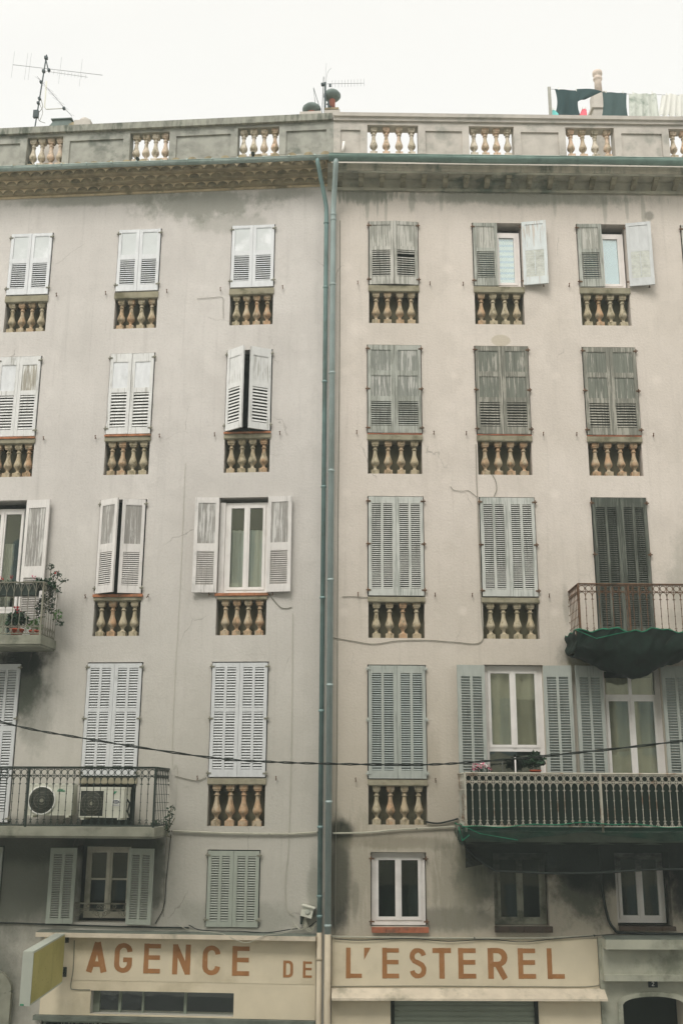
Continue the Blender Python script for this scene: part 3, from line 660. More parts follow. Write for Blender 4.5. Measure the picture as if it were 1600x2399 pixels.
bay('R', a, b, -.44, 2.07); wn_ = window('R', a-.01, b+.01, -.42, 2.075, y=.1, mat='white', fw_=.075, glaze=True, transom=1.6, lab='tall white glazed door with a transom light behind the white railing')
curt(a+.08, b-.1, -.3, 1.9, .17, 'curtain', 'tcurt', wn_, 3, .03)
pair('R', wn_, a, b, -.42, 2.065, 'F', ('blue', 'blueS'), pitch=.042, rotl=-174, rotr=174, wl=.45, lab='blue grey louvred shutter leaf folded back on the wall')
# row 5 ---------------------------------------------------------------------------------------------
a, b = -1.845, -1.045
bay('L', a, b, -1.885, -.78); wn_ = window('L', a, b, -1.885, -.78)
pair('L', wn_, a, b, -1.88, -.785, 'F', ('sage', 'sageS'), pitch=.036, rotl=1, rotr=-1); hinges(wn_, a, b, (-1.78, -.85), mat='cableg')
a, b = -3.895, -3.07
bay('L', a, b, -1.84, -.745); wn_ = window('L', a+.08, b-.0, -1.80, -.75, y=.2, mat='greyw', fw_=.04, glaze=True, gm='glassd', bars=(-1.23,), lab='old two pane casement window with a scrolled iron guard')
pair('L', wn_, a, b, -1.86, -.76, 'F', ('sage', 'sageS'), pitch=.034, rotl=-172, rotr=172, wl=.41, lab='sage grey louvred shutter leaf folded back on the wall')
mb = MB(); y = .02
mb.tube([(a, y, -1.575), (b, y, -1.575)], .012, 6); mb.tube([(a, y, -1.655), (b, y, -1.655)], .005, 5)
def spiral(mb, cx_, cz_, r, s, y, t0=0, turns=1.5, rad=.005):
    mb.tube([(cx_+s*r*(1-k/22)*math.cos(t0+k*turns*6.28/20), y, cz_+r*(1-k/22)*math.sin(t0+k*turns*6.28/20)) for k in range(20)], rad, 4)
for k in range(2):
    xc = a+(b-a)*(.25+.5*k); xq = (b-a)*.25
    mb.tube([(xc+.025*math.cos(t*6.28/12), y, -1.615+.025*math.sin(t*6.28/12)) for t in range(12)], .005, 4, closed=True)
    for s_ in (-1, 1):
        spiral(mb, xc+s_*xq*.8, -1.63, .04, s_, y); spiral(mb, xc+s_*xq*.75, -1.72, .045, s_, y, 2); spiral(mb, xc+s_*xq*.42, -1.70, .025, s_, y, 1)
        mb.tube([(xc+s_*xq*.1, y, -1.68), (xc+s_*xq*.4, y, -1.67), (xc+s_*xq*.7, y, -1.69), (xc+s_*xq*.95, y, -1.79)], .005, 4)
mb.build('window_guard', 'rustg', wn_)
a, b = -5.92, -5.09
bay('L', a, b, -1.86, -.75); wn_ = window('L', a, b, -1.86, -.75); pair('L', wn_, a, b, -1.85, -.76, 'F', ('sage', 'sageS'), pitch=.036)
a, b = .665, 1.49
bay('R', a, b, -1.85, -.80); wn_ = window('R', a+.005, b-.005, -1.84, -.80, y=.09, mat='white', fw_=.06, glaze=True, gm='glassd', lab='clean white casement window over a red tile sill')
curt(a+.05, b-.05, -1.75, -.85, .5, 'curtain', 'dark', wn_, 3); tilesill('R', wn_, a+.0, b+.03, -1.935, -1.858, 'brick', .06)
hinges(wn_, a, b, (-1.78, -.88))
a, b = 2.53, 3.34
bay('R', a, b, -1.83, -.80); wn_ = window('R', a+.01, b-.01, -1.83, -.80, y=.13, mat='shadew', fw_=.05, glaze=True, gm='glassd', lab='grimy casement window, frame colour darkened for the shade of the net wrapped balcony')
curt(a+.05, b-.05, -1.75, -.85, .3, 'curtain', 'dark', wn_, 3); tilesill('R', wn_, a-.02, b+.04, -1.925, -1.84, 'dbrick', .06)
a, b = 4.39, 5.20
bay('R', a, b, -1.83, -.785); wn_ = window('R', a+.01, b-.05, -1.80, -.79, y=.13, mat='white', fw_=.05, glaze=True, gm='glassd', lab='white casement window in a deep reveal above the arched door')
curt(a+.05, b-.05, -1.75, -.85, .3, 'curtain', 'dark', wn_, 3); tilesill('R', wn_, a-.0, b+.04, -1.9, -1.835, 'dbrick', .05)

# ---- ground floor openings
HL['L'] += [(-3.55, -1.38, -3.125, -2.80, .3, None), (-4.3, -.2, -5.3, -3.235, .3, None), (-5.65, -4.95, -5.6, -2.8, .3, 2)]
HL['R'] += [(.94, 3.125, -5.46, -2.86, .16, None), (4.36, 5.28, -5.46, -2.80, .35, 2)]
for s_, x0, x1 in (('L', -8.3, 0.0), ('R', 0.0, 8.3)):
    top = 10.72 if s_ == 'L' else 10.62
    mb = wall(HL[s_], x0, x1, -5.6, top, 0, 0, 0)
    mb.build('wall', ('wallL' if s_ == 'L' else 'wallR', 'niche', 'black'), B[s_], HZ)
# hull behind (side, back, roof)
mb = MB(); z0, z1 = -5.6, 11.3
for (p, q) in (((0, 0), (-1.3, 8)), ((-1.3, 8), (-8.3, 8)), ((-8.3, 8), (-8.3, 0))): mb.face([(p[0], p[1], z0), (q[0], q[1], z0), (q[0], q[1], z1), (p[0], p[1], z1)])
mb.face([(0, 0, 11.3), (-1.3, 8, 11.3), (-8.3, 8, 11.3), (-8.3, 0, 11.3)], 1); mb.face([(0, 0, 10.9), (-1.3, 8, 10.9), (-8.3, 8, 10.9), (-8.3, 0, 10.9)], 1)
mb.face([(0, 1.4, z0), (-8.3, 1.4, z0), (-8.3, 1.4, 10.9), (0, 1.4, 10.9)], 2)
mb.build('rear_wall', ('parR', 'soffit', 'dark'), BL, HZ)
mb = MB()
for (p, q) in (((0, 0), (0.3, 8)), ((.3, 8), (8.3, 8)), ((8.3, 8), (8.3, 0))): mb.face([(p[0], p[1], z0), (q[0], q[1], z0), (q[0], q[1], z1), (p[0], p[1], z1)])
mb.face([(0, 0, 11.25), (.3, 8, 11.25), (8.3, 8, 11.25), (8.3, 0, 11.25)], 1); mb.face([(0, 0, 10.9), (.3, 8, 10.9), (8.3, 8, 10.9), (8.3, 0, 10.9)], 1)
mb.face([(0, 1.4, z0), (8.3, 1.4, z0), (8.3, 1.4, 10.9), (0, 1.4, 10.9)], 2)
mb.build('rear_wall', ('parR', 'soffit', 'dark'), BR, HZ)

# ---- left cornice: three rows of clay tiles
mb = MB(); pitch = .2
for k in range(3):
    zz = 10.735+.098*k; d = .125*(k+1); x = -8.3+(.1 if k % 2 else 0)
    while x < -.12:
        n = 8; ro = pitch*.5; hh = .086; yf = -d+rnd.uniform(-.008, .008); zj = rnd.uniform(-.004, .004)
        arc = [(x+ro-ro*math.cos(math.pi*i/n), zz+zj+hh*math.sin(math.pi*i/n)) for i in range(n+1)]
        arci = [(x+ro-(ro-.013)*math.cos(math.pi*i/n), zz+zj+(hh-.013)*math.sin(math.pi*i/n)) for i in range(n+1)]
        for i in range(n):   # tile front edge, inner and outer skins
            A, C, a2, c2 = arc[i], arc[i+1], arci[i], arci[i+1]
            mb.face([(A[0], yf, A[1]), (C[0], yf, C[1]), (c2[0], yf, c2[1]), (a2[0], yf, a2[1])], 0)
            mb.face([(a2[0], yf, a2[1]), (c2[0], yf, c2[1]), (c2[0], .02, c2[1]), (a2[0], .02, a2[1])], 0, True)
            mb.face([(A[0], yf, A[1]), (C[0], yf, C[1]), (C[0], .02, C[1]), (A[0], .02, A[1])], 0, True)
        # mortar filling above the arcs, set back a little
        for i in range(n):
            A, C = arc[i], arc[i+1]
            mb.face([(A[0], yf+.006, A[1]), (C[0], yf+.006, C[1]), (C[0], yf+.006, zz+.098), (A[0], yf+.006, zz+.098)], 1)
        mb.face([(a_[0], yf+.014, a_[1]) for a_ in arci], 0); mb.face([(x, yf+.014, zz+zj+.0005), (x+2*ro, yf+.014, zz+zj+.0005), (x+2*ro, .02, zz+zj+.0005), (x, .02, zz+zj+.0005)], 2)
        x += pitch
    mb.face([(-8.3, -d+.008, zz+.0985), (-.1, -d+.008, zz+.0985), (-.1, .02, zz+.0985), (-8.3, .02, zz+.0985)], 1)
mb.box(-8.3, -.1, -.03, .05, 10.70, 10.734, 1); mb.box(-8.3, -.1, -.40, .3, 11.03, 11.045, 1)
mb.build('cornice', ('tile', 'mort', 'tileu'), BL, HZ)
mb = MB()      # roof tile ends above the gutter
x = -8.2
while x < -.1:
    mb.prism([(x+.085*math.cos(math.pi*i/6), 11.05+.07*math.sin(math.pi*i/6)) for i in range(7)], 'y', -.47, .0); x += .3
mb.build('eave_tiles', 'tile', BL, HZ)
# ---- right cornice: stone mouldings on brackets
mb = MB(); X0, X1 = -.1, 8.3
mb.box(X0, X1, -.05, .1, 10.60, 10.655); mb.prism([(.1, 10.655), (-.035, 10.655), (-.06, 10.70), (-.12, 10.745), (-.13, 10.78), (.1, 10.78)], 'x', X0, X1)
mb.prism([(.3, 10.78), (-.33, 10.78), (-.335, 10.81), (.3, 10.81)], 'x', X0, X1); mb.prism([(.3, 10.811), (-.34, 10.811), (-.36, 10.83), (-.36, 10.87), (-.39, 10.90), (-.39, 10.925), (.3, 10.925)], 'x', X0, X1, 1)
mb.build('cornice', ('soffit', 'corm'), BR, HZ)
x = .12; pb = None
while x < 8:
    q = MB(); q.prism([(-.03, -.12), (-.03, -.002), (-.29, -.002), (-.29, -.045), (-.25, -.05), (-.2, -.10), (-.1, -.12)], 'x', -.042, .042)
    q.box(-.05, .05, -.30, -.11, -.028, -.0015)
    if pb is None: pb = q.build('cornice_bracket', 'ledge', BR, (x, 0, 10.78+H))
    else: dup(pb, BR, (x, 0, 10.78+H))
    x += .378

# ---- parapets
def parapet(side, x0, x1, bays, zb, zt, zc, mat, zbase):
    mb = MB(); y0, y1 = .0, .24
    s = sorted(bays); e = x0
    mb.box(x0, x1, y0+.005, y1-.005, zbase, zb)
    mb.box(x0, x1, y0+.003, y1-.003, zt, zc)
    for i, (a, b) in enumerate(s+[(x1, None)]):
        p0, p1 = e, a
        if p1-p0 > .06:
            fr = .13 if p1-p0 > .5 else .05; q0 = zb+.0; q1 = zt
            mb.box(p0, p0+fr, y0, y1, q0, q1); mb.box(p1-fr, p1, y0, y1, q0, q1); mb.box(p0+fr, p1-fr, y0+.001, y1, q1-.11, q1)
            mb.box(p0+fr, p1-fr, y0+.03, y1-.03, q0, q1-.11)
        e = b
    par = mb.build('parapet', mat, B[side], HZ)
    for (a, b) in s:
        balusters(par, a+.0, b-.0, zb+.001, zt-.001, 4, .12, 'balp')
    return par
pL = parapet('L', -8.3, .0, [(-7.8, -7.1), (-5.785, -5.09), (-3.81, -3.06), (-1.78, -1.005)], 11.40, 12.0, 12.06, 'parL', 10.9)
mb = MB(); mb.prism([(-.06, 12.06), (-.065, 12.19), (-.03, 12.215), (.27, 12.215), (.30, 12.19), (.30, 12.06)], 'x', -8.3, -.02); mb.build('coping', 'cope', pL)
pR = parapet('R', .0, 8.3, [(.62, 1.555), (2.49, 3.315), (4.27, 5.17), (6.18, 7.0)], 11.40, 11.99, 12.06, 'parR', 10.9)
mb = MB(); mb.prism([(-.035, 12.06), (-.04, 12.11), (-.075, 12.125), (-.08, 12.195), (-.05, 12.215), (.27, 12.215), (.31, 12.19), (.31, 12.06)], 'x', -.0, 8.3); mb.build('coping', 'parR', pR)

# ---- gutters and pipes
def gutter(side, pts, r, name, mat, brk):
    mb = MB(); n = 10; (xa, za), (xb, zb) = pts; N = 12
    for k in range(N):
        for i in range(n):
            def P(t, i, rr): a = math.pi*i/n; x_ = xa+(xb-xa)*t; z_ = za+(zb-za)*t+.006*math.sin(t*14); return (x_, gy-rr*math.cos(a), z_-rr*math.sin(a))
            gy = -.47 if side == 'L' else -.49
            t0, t1 = k/N, (k+1)/N
            mb.face([P(t0, i, r), P(t1, i, r), P(t1, i+1, r), P(t0, i+1, r)], 0, True)
            mb.face([P(t0, i, r-.006), P(t0, i+1, r-.006), P(t1, i+1, r-.006), P(t1, i, r-.006)], 0, True)
    gy = -.47 if side == 'L' else -.49
    mb.tube([(xa, gy-r, za+.004), (xb, gy-r, zb+.004)], .008, 6)
    for e, z_ in ((xa, za), (xb, zb)): mb.face([(e, gy-r*math.cos(math.pi*i/n), z_-r*math.sin(math.pi*i/n)) for i in range(n+1)])
    g = mb.build(name, mat, B[side], HZ)
    x = xa+.2 if side == 'L' else xa+.7; pr = None
    while x < xb-.1:
        t = (x-xa)/(xb-xa); zz = za+(zb-za)*t
        q = MB(); q.tube([(0, gy-(r+.004)*math.cos(math.pi*i/8), -(r+.004)*math.sin(math.pi*i/8)) for i in range(9)], .005 if side == 'L' else .0035, 4); 
        if side == 'L': q.box(-.012, .012, gy-r-.016, gy-r+.012, -.008, .022)
        if pr is None: pr = q.build('gutter_bracket', mat, g, (x, 0, zz))
        else: dup(pr, g, (x, 0, zz))
        x += brk
    return g
gutter('L', ((-8.3, 11.07), (.02, 11.00)), .055, 'gutter', 'zincL', .46)
gutter('R', ((-.08, 10.99), (8.3, 10.99)), .088, 'gutter', 'zinc', .93)
for x_ in (-5.66, -3.62, -1.47):
    q = MB(); q.tube([(0, .05, 0), (0, -.10, -.01)], .034, 10); q.build('overflow_pipe', 'black', BL, (x_, 0, 11.40+H))
MB().tube([(0, 0, 0), (.015, .0, .1), (.03, .03, .24)], .024, 8).build('vent_pipe', 'white', BR, (.16, -.06, 11.36+H))
def pipe(side, x, y, r, top, mats, zsplit, collars, name):
    mb = MB(); mb.tube(top+[(x, y, zsplit)], r, 12, 0); mb.tube([(x, y, zsplit+.001), (x, y, -5.5)], r+.001, 12, 1)
    p = mb.build(name, mats, B[side], HZ)
    for z in collars:
        q = MB(); q.tube([(x, y, z-.02), (x, y, z-.012), (x, y, z+.012), (x, y, z+.02)], [r+.001, r+.009, r+.009, r+.001], 12); q.tube([(x, y, z+.005), (x, .0, z+.005)], .008, 5)
        q.build('pipe_collar', mats[0] if z > -1.9 else mats[1], p)
    return p
pl = pipe('L', -.108, -.10, .038, [(-.235, -.47, 10.98), (-.235, -.47, 10.90), (-.215, -.42, 10.8), (-.13, -.14, 10.35), (-.108, -.10, 10.2)], ('pipeL', 'pipeC'), -1.93, [9.9, 8.64, 6.87, 5.0, 3.13, 1.33, -.42, -1.42, -1.7, -2.3], 'drainpipe')
pr_ = pipe('R', .008, -.12, .047, [(.045, -.5, 10.95), (.045, -.49, 10.85), (.035, -.38, 10.68), (.015, -.16, 10.3), (.008, -.12, 10.15)], ('pipeR', 'pipeC'), -1.95, [10.05, 9.95, 8.68, 7.02, 5.27, 3.42, 1.73, -.05, -1.83], 'drainpipe')
pl['label'] = 'slim teal drainpipe of the left facade'; pr_['label'] = 'pale grey drainpipe of the right facade'

# ---- balconies
def railpanel(mb, P0, P1, z0, z1, sp, style, rb=.0055, skipend=False):
    P0 = Vector(P0); P1 = Vector(P1); Ln = (P1-P0).length; d = (P1-P0)/Ln; n = max(1, round(Ln/sp)); s = Ln/n; nrm = Vector((d.y, -d.x))
    def Q(t, z, o=0): p = P0+d*t+nrm*o; return (p.x, p.y, z)
    mb.tube([Q(0, z1), Q(Ln, z1)], .014, 6); mb.tube([Q(0, z0), Q(Ln, z0)], .010, 4)
    if style == 'ring':
        zr = z1-.125; mb.tube([Q(0, zr), Q(Ln, zr)], .006, 4); mb.tube([Q(0, z1-.022), Q(Ln, z1-.022)], .006, 4)
        for i in range(n+1):
            t = i*s
            if 0 < i < n or not skipend: mb.tube([Q(t, z0), Q(t, z1-.01)], rb, 5)
            for zc in (zr-.11, zr-.26, zr-.38, zr-.50):
                if zc > z0+.1: mb.tube([Q(t, zc-.006), Q(t, zc+.006)], rb*1.9, 5)
            mb.tube([Q(t-.022, zr-.115), Q(t-.012, zr-.122), Q(t+.012, zr-.122), Q(t+.022, zr-.115)], .005, 4)
            mb.tube([Q(t-.022, z0+.075), Q(t-.01, z0+.085), Q(t+.01, z0+.085), Q(t+.022, z0+.075)], .005, 4)
            for sg in (-1, 1): mb.tube([Q(t, z0+.07), Q(t+sg*.016, z0+.035), Q(t+sg*.03, z0+.005)], .004, 4)
        for i in range(n):
            t = (i+.5)*s; r = s*.41
            mb.tube([Q(t+r*math.cos(a*6.283/12), z1-.073+r*math.sin(a*6.283/12)) for a in range(12)], .0055, 4, closed=True)
            mb.tube([Q(t+(s*.47)*math.cos(a*math.pi/8), zr-.07+.062*math.sin(a*math.pi/8)) for a in range(9)], .0055, 4)
    else:
        zr = z0+.11; mb.tube([Q(0, zr), Q(Ln, zr)], .006, 4)
        for i in range(n+1):
            t = i*s; mb.tube([Q(t, z0), Q(t, z1-.01)], rb, 5)
            for zc in (z0+.28, z0+.42, z0+.56): mb.tube([Q(t, zc-.006), Q(t, zc+.006)], rb*1.9, 5)
            for sg in (-1, 1): mb.tube([Q(t, z1-.16), Q(t+sg*s*.25, z1-.08), Q(t+sg*s*.5, z1-.01)], .004, 4)
        for i in range(n):
            t = (i+.5)*s; r = s*.42
            mb.tube([Q(t+r*math.cos(a*6.283/12), z0+.055+r*math.sin(a*6.283/12)) for a in range(12)], .005, 4, closed=True)
            mb.tube([Q(t+s*.46*math.cos(a*math.pi/8+math.pi), zr+.06+.055*math.sin(a*math.pi/8+math.pi)) for a in range(9)], .005, 4)
def balcony(side, xa, xb, zs0, zs1, d, zr0, zr1, near, slabm, ironm, style, posts, sp=.105, lab=None, ins=.03):
    """xa<xb extents; near = the end seen in the photograph"""
    mb = MB(); far = xb if near == xa else xa
    mb.box(xa, xb, -d, .05, zs0, zs1); mb.box(xa+.02, xb-.02, -d+.02, .05, zs0-.03, zs0+.001)
    o = mb.build('balcony', slabm, B[side], HZ)
    if lab: o['label'] = lab
    y = -d+ins; xn = near+(ins if near == xa else -ins); xf = far-(ins if near == xa else -ins)
    q = MB()
    railpanel(q, (xn, y), (xf, y), zr0, zr1, sp, style); railpanel(q, (xn, -.02), (xn, y), zr0, zr1, sp, style, skipend=True); railpanel(q, (xf, y), (xf, -.02), zr0, zr1, sp, style, skipend=True)
    q.build('railing', ironm, o)
    for t in posts: MB().box(t-.014, t+.014, y-.014, y+.014, zs1, zr1+.005).build('post', ironm, o)
    return o
balcony('L', -7.2, -2.48, -.555, -.43, .90, -.405, .435, -2.48, 'slab', 'iron', 'ring', (-2.51, -4.45), .104, 'concrete balcony with dark green railing and two cooling units')
balcony('L', -7.2, -4.50, 2.33, 2.475, .70, 2.50, 3.325, -4.50, 'slab', 'rustg', 'tri', (-4.53,), .118, 'small balcony with greyish iron railing full of potted plants', .03)
balcony('R', 3.85, 7.1, 2.32, 2.46, .74, 2.49, 3.27, 3.85, 'slabd', 'rust', 'ring', (3.88, 4.66), .105, 'balcony with rust brown railing, slab wrapped in green net')
balcony('R', 1.985, 8.1, -.60, -.46, .88, -.38, .375, 1.985, 'slabd', 'rustw', 'ring', (2.015, 4.02), .104, 'long balcony with chalky white railing lined by dark green cloth')

# ---- shopfronts
mb = wall([(-3.55, -1.38, -3.125, -2.80, .031, None)], -4.32, -.165, -3.145, -2.03, -.03); mb.face([(-4.32, -.03, -3.145), (-4.32, -.03, -2.03), (-4.32, 0, -2.03), (-4.32, 0, -3.145)]); mb.face([(-.165, -.03, -3.145), (-.165, -.03, -2.03), (-.165, 0, -2.03), (-.165, 0, -3.145)])
sfL = mb.build('shopfront', 'cream', BL, HZ)
mb = MB(); mb.box(-4.405, -.155, -.20, .02, -2.04, -1.975); mb.face([(-4.405, -.20, -1.9745), (-.155, -.20, -1.9745), (-.155, .0, -1.955), (-4.405, .0, -1.955)], 1); mb.build('ledge', ('creamt', 'ledgetop'), sfL)
mb = MB(); mb.box(-4.39, -.165, -.10, .02, -3.215, -3.15); mb.build('ledge', 'ledgetop', sfL)
mb = MB(); y = .12
for (p, q) in ((-3.55, -3.45), (-3.16, -3.12), (-2.80, -2.77), (-2.16, -2.12)): mb.box(p, q, y, y+.05, -3.125, -2.8)
mb.box(-3.55, -1.38, y+.001, y+.049, -2.82, -2.8); f = mb.build('fanlight', 'roller', sfL)
MB().box(-3.55, -1.38, y+.02, y+.025, -3.125, -2.8).build('pane', 'glass', sfL)
mb = MB(); mb.box(-4.3, -.2, .10, .16, -5.3, -3.235, 0)
for x in (-4.28, -3.5, -3.42, -1.45, -.25): mb.box(x, x+.03, .06, .12, -5.3, -3.235, 1)
mb.box(-4.3, -.2, .05, .11, -3.262, -3.235, 1); mb.build('shop_window', ('black', 'roller'), sfL)
mb = wall([(.94, 3.125, -5.46, -2.86, .031, None)], .075, 4.04, -5.46, -2.85, -.03); mb.box(.075, 4.04, -.03, .0, -2.71, -2.012)
sfR = mb.build('shopfront', 'cream', BR, HZ)
mb = MB(); mb.prism([(.0, -2.70), (-.03, -2.70), (-.20, -2.815), (-.205, -2.845), (.0, -2.845)], 'x', .072, 4.11); mb.build('awning_ledge', 'creamt', sfR)
mb = MB(); z = -2.87
while z > -5.4:
    mb.prism([(.06, z), (.045, z-.02), (.045, z-.055), (.06, z-.075), (.08, z-.075), (.08, z)], 'x', 1.0, 3.07); z -= .075
mb.build('roller_shutter', 'roller', sfR)
mb = MB(); mb.box(.94, 1.0, .02, .12, -5.46, -2.86); mb.box(3.07, 3.125, .02, .12, -5.46, -2.86); mb.box(1.0, 3.07, .03, .12, -2.885, -2.861); mb.build('shutter_guide', 'black', sfR)
# portal
mb = MB(); mb.box(4.05, 8.3, -.045, .0, -5.46, -2.0)
# cut the arch by building the skin in strips instead
mb = MB(); ax, ar = 4.82, .46
def zi(x): return -2.92+.12*math.sqrt(max(0, 1-((x-ax)/ar)**2))
mb.box(4.05, 4.36, -.045, 0, -5.46, -2.0); mb.box(5.28, 8.3, -.045, 0, -5.46, -2.0)
N = 20
for i in range(N):
    x0 = 4.36+.92*i/N; x1 = 4.36+.92*(i+1)/N
    mb.prism([(x0, zi(x0)), (x1, zi(x1)), (x1, -2.0), (x0, -2.0)], 'y', -.045, .05)
po = mb.build('portal', 'portal', BR, HZ); po['label'] = 'pale cement door surround with an arched opening'
mb = MB(); mb.box(4.1, 8.3, -.30, -.04, -2.125, -1.99); mb.box(4.085, 8.3, -.14, -.04, -2.49, -2.125); mb.box(4.09, 8.3, -.19, -.04, -2.575, -2.49); mb.face([(4.1, -.3, -1.9885), (8.3, -.3, -1.9885), (8.3, -.04, -1.955), (4.1, -.04, -1.955)], 1)
mb.build('canopy', ('portal', 'ledgetop'), po)
mb = MB(); ou = [(ax-.53+1.06*i/20, ) for i in range(21)]
def zo(x): return -2.88+.145*math.sqrt(max(0, 1-((x-ax)/.53)**2))
for i in range(20):
    x0, x1 = ou[i][0], ou[i+1][0]; a0 = max(min(x0, 5.279), 4.361); a1 = max(min(x1, 5.279), 4.361)
    mb.prism([(a0, zi(a0)), (a1, zi(a1)), (x1, zo(x1)), (x0, zo(x0))], 'y', -.075, -.04)
mb.box(4.29, 4.36, -.075, -.04, -5.46, -2.885); mb.box(5.28, 5.35, -.075, -.04, -5.46, -2.885)
mb.build('arch_moulding', 'portal', po)
mb = MB()      # arched surround at the far left
def arc(cx_, rx, rz, zc, n=16): return [(cx_-rx*math.cos(math.pi*i/n), zc+rz*math.sin(math.pi*i/n)) for i in range(n+1)]
o1 = arc(-5.3, .54, .34, -2.82); o2 = arc(-5.3, .35, .22, -2.88)
for i in range(16): mb.prism([o2[i], o2[i+1], o1[i+1], o1[i]], 'y', -.06, .0)
o3 = arc(-5.3, .46, .29, -2.84)
for i in range(16): mb.prism([o3[i], o3[i+1], o1[i+1], o1[i]], 'y', -.085, -.058)
mb.box(-4.95, -4.76, -.06, 0, -5.5, -2.86); mb.box(-4.84, -4.76, -.085, -.058, -5.5, -2.83)
mb.box(-5.84, -5.65, -.06, 0, -5.5, -2.86)
mb.build('arch_moulding', 'slab', BL, HZ)

# ---- signs
GL = {
 'A': [[(.14, 0), (.5, 1.0)], [(.86, 0), (.5, 1.0)], [(.25, .27), (.75, .27)]],
 'E': [[(.15, 0), (.15, 1)], [(.15, .915), (1, .915)], [(.15, .535), (.97, .535)], [(.15, .085), (1, .085)]],
 'N': [[(.15, 0), (.15, 1)], [(.85, 0), (.85, 1)], [(.14, .97), (.86, .03)]],
 'L': [[(.15, 0), (.15, 1)], [(.15, .085), (1, .085)]],
 'T': [[(.5, 0), (.5, 1)], [(0, .915), (1, .915)]],
 'D': [[(.15, 0), (.15, 1)], 'Dc'], 'R': [[(.15, 0), (.15, 1)], 'Rc', [(.5, .45), (.87, 0)]], 'P': [[(.15, 0), (.15, 1)], 'Rc'],
 'C': ['Cc'], 'G': ['Cc', [(.5, .44), (1, .44)], [(.86, .48), (.86, .25)]], 'S': ['Sc'], 'J': ['Jc'], 'U': ['Uc'], '2': ['2c'],
}
def arcp(cx_, cy_, rx, ry, a0, a1, n=10): return [(cx_+rx*math.cos(R(a0+(a1-a0)*i/n)), cy_+ry*math.sin(R(a0+(a1-a0)*i/n))) for i in range(n+1)]
CURV = {
 'Dc': [(.15, .92)]+arcp(.5, .70, .35, .22, 90, 0)+arcp(.5, .30, .35, .22, 0, -90)+[(.15, .08)],
 'Rc': [(.15, .92)]+arcp(.5, .695, .36, .225, 90, -90)+[(.15, .47)],
 'Cc': arcp(.5, .70, .36, .215, 0, 180)+arcp(.5, .30, .36, .215, 180, 360),
 'Sc': arcp(.5, .73, .345, .19, 5, 180, 8)+[(.17, .66), (.27, .57), (.5, .515), (.74, .44), (.84, .34)]+arcp(.5, .27, .345, .19, 0, -175, 8),
 'Jc': [(.75, 1), (.75, .3)]+arcp(.45, .3, .3, .22, 0, -170, 6), 'Uc': [(.15, 1), (.15, .3)]+arcp(.5, .3, .35, .22, 180, 360, 8)+[(.85, 1)],
 '2c': arcp(.5, .72, .34, .2, 170, -30, 8)+[(.12, .08), (.95, .08)],
}
def glyph(ch, x, z, w_, h, t, y0):
    """stroke lettering in the x-z plane, front face just proud of the wall"""
    mb = MB()
    strokes = [CURV[s] if isinstance(s, str) else s for s in GL[ch]]
    for k, st in enumerate(strokes):
        pts = [Vector((x+p[0]*w_, z+p[1]*h)) for p in st]; n = len(pts); Ls, Rs = [], []
        fine = []
        for i in range(n-1):
            m_ = max(1, int((pts[i+1]-pts[i]).length/.05)); fine += [pts[i].lerp(pts[i+1], j/m_) for j in range(m_)]
        fine.append(pts[-1]); src = fine if n <= 3 else pts; n = len(src)
        for i in range(n):
            d1 = (src[i]-src[max(i-1, 0)]); d2 = (src[min(i+1, n-1)]-src[i])
            if d1.length < 1e-9: d1 = d2
            if d2.length < 1e-9: d2 = d1
            d1.normalize(); d2.normalize(); nn = Vector((-(d1+d2).y, (d1+d2).x)).normalized(); c = max(.5, nn.dot(Vector((-d1.y, d1.x))))
            j = rnd.uniform(.97, 1.03)
            tt = t*(.86 if abs(d2.x) > .9 and n > 1 else 1)
            Ls.append(src[i]+nn*tt/2/c*j); Rs.append(src[i]-nn*tt/2/c*j)
        y = y0-.0007*k
        for i in range(n-1): mb.face([(Ls[i].x, y, Ls[i].y), (Ls[i+1].x, y, Ls[i+1].y), (Rs[i+1].x, y, Rs[i+1].y), (Rs[i].x, y, Rs[i].y)])
        out = Ls+Rs[::-1]
        for i in range(len(out)):
            a_, b_ = out[i], out[(i+1) % len(out)]; mb.face([(a_.x, y, a_.y), (b_.x, y, b_.y), (b_.x, y0+.005, b_.y), (a_.x, y0+.005, a_.y)])
    return mb
def wordsign(side, name, label, x0, x1, z0, z1, y, letters):
    e = empty(name, W(side, (x0+x1)/2, y, z0), ROT[side], label, 'sign')
    xc = (x0+x1)/2
    mb = MB(); mb.box(x0-xc, x1-xc, 0, .004, 0, z1-z0); mb.build('sign_field', 'cream', e)
    for (ch, a, b, za, zb) in letters:
        if ch == "'":
            q = MB(); q.prism([(a-xc, zb-z0), (b-xc, zb-z0), (a-xc, za-z0)], 'y', -.0025, .002)
        else: q = glyph(ch, a-xc, za-z0, b-a, zb-za, (b-a)*.285, -.0025)
        q.build('letter', 'letter', e)
    return e
wordsign('L', 'shop_sign', 'cream wall sign painted AGENCE DE in ochre brown capitals under the ledge', -3.86, -.18, -2.66, -2.06, -.0345,
  [('A', -3.645, -3.325, -2.545, -2.125), ('G', -3.215, -2.945, -2.55, -2.125), ('E', -2.767, -2.51, -2.55, -2.13), ('N', -2.327, -2.05, -2.555, -2.135), ('C', -1.867, -1.60, -2.56, -2.14), ('E', -1.42, -1.16, -2.56, -2.145), ('D', -.65, -.50, -2.57, -2.335), ('E', -.355, -.22, -2.57, -2.34)])
XR = lambda c: .28+(c-20)/(1017-20)*(3.53-.28)
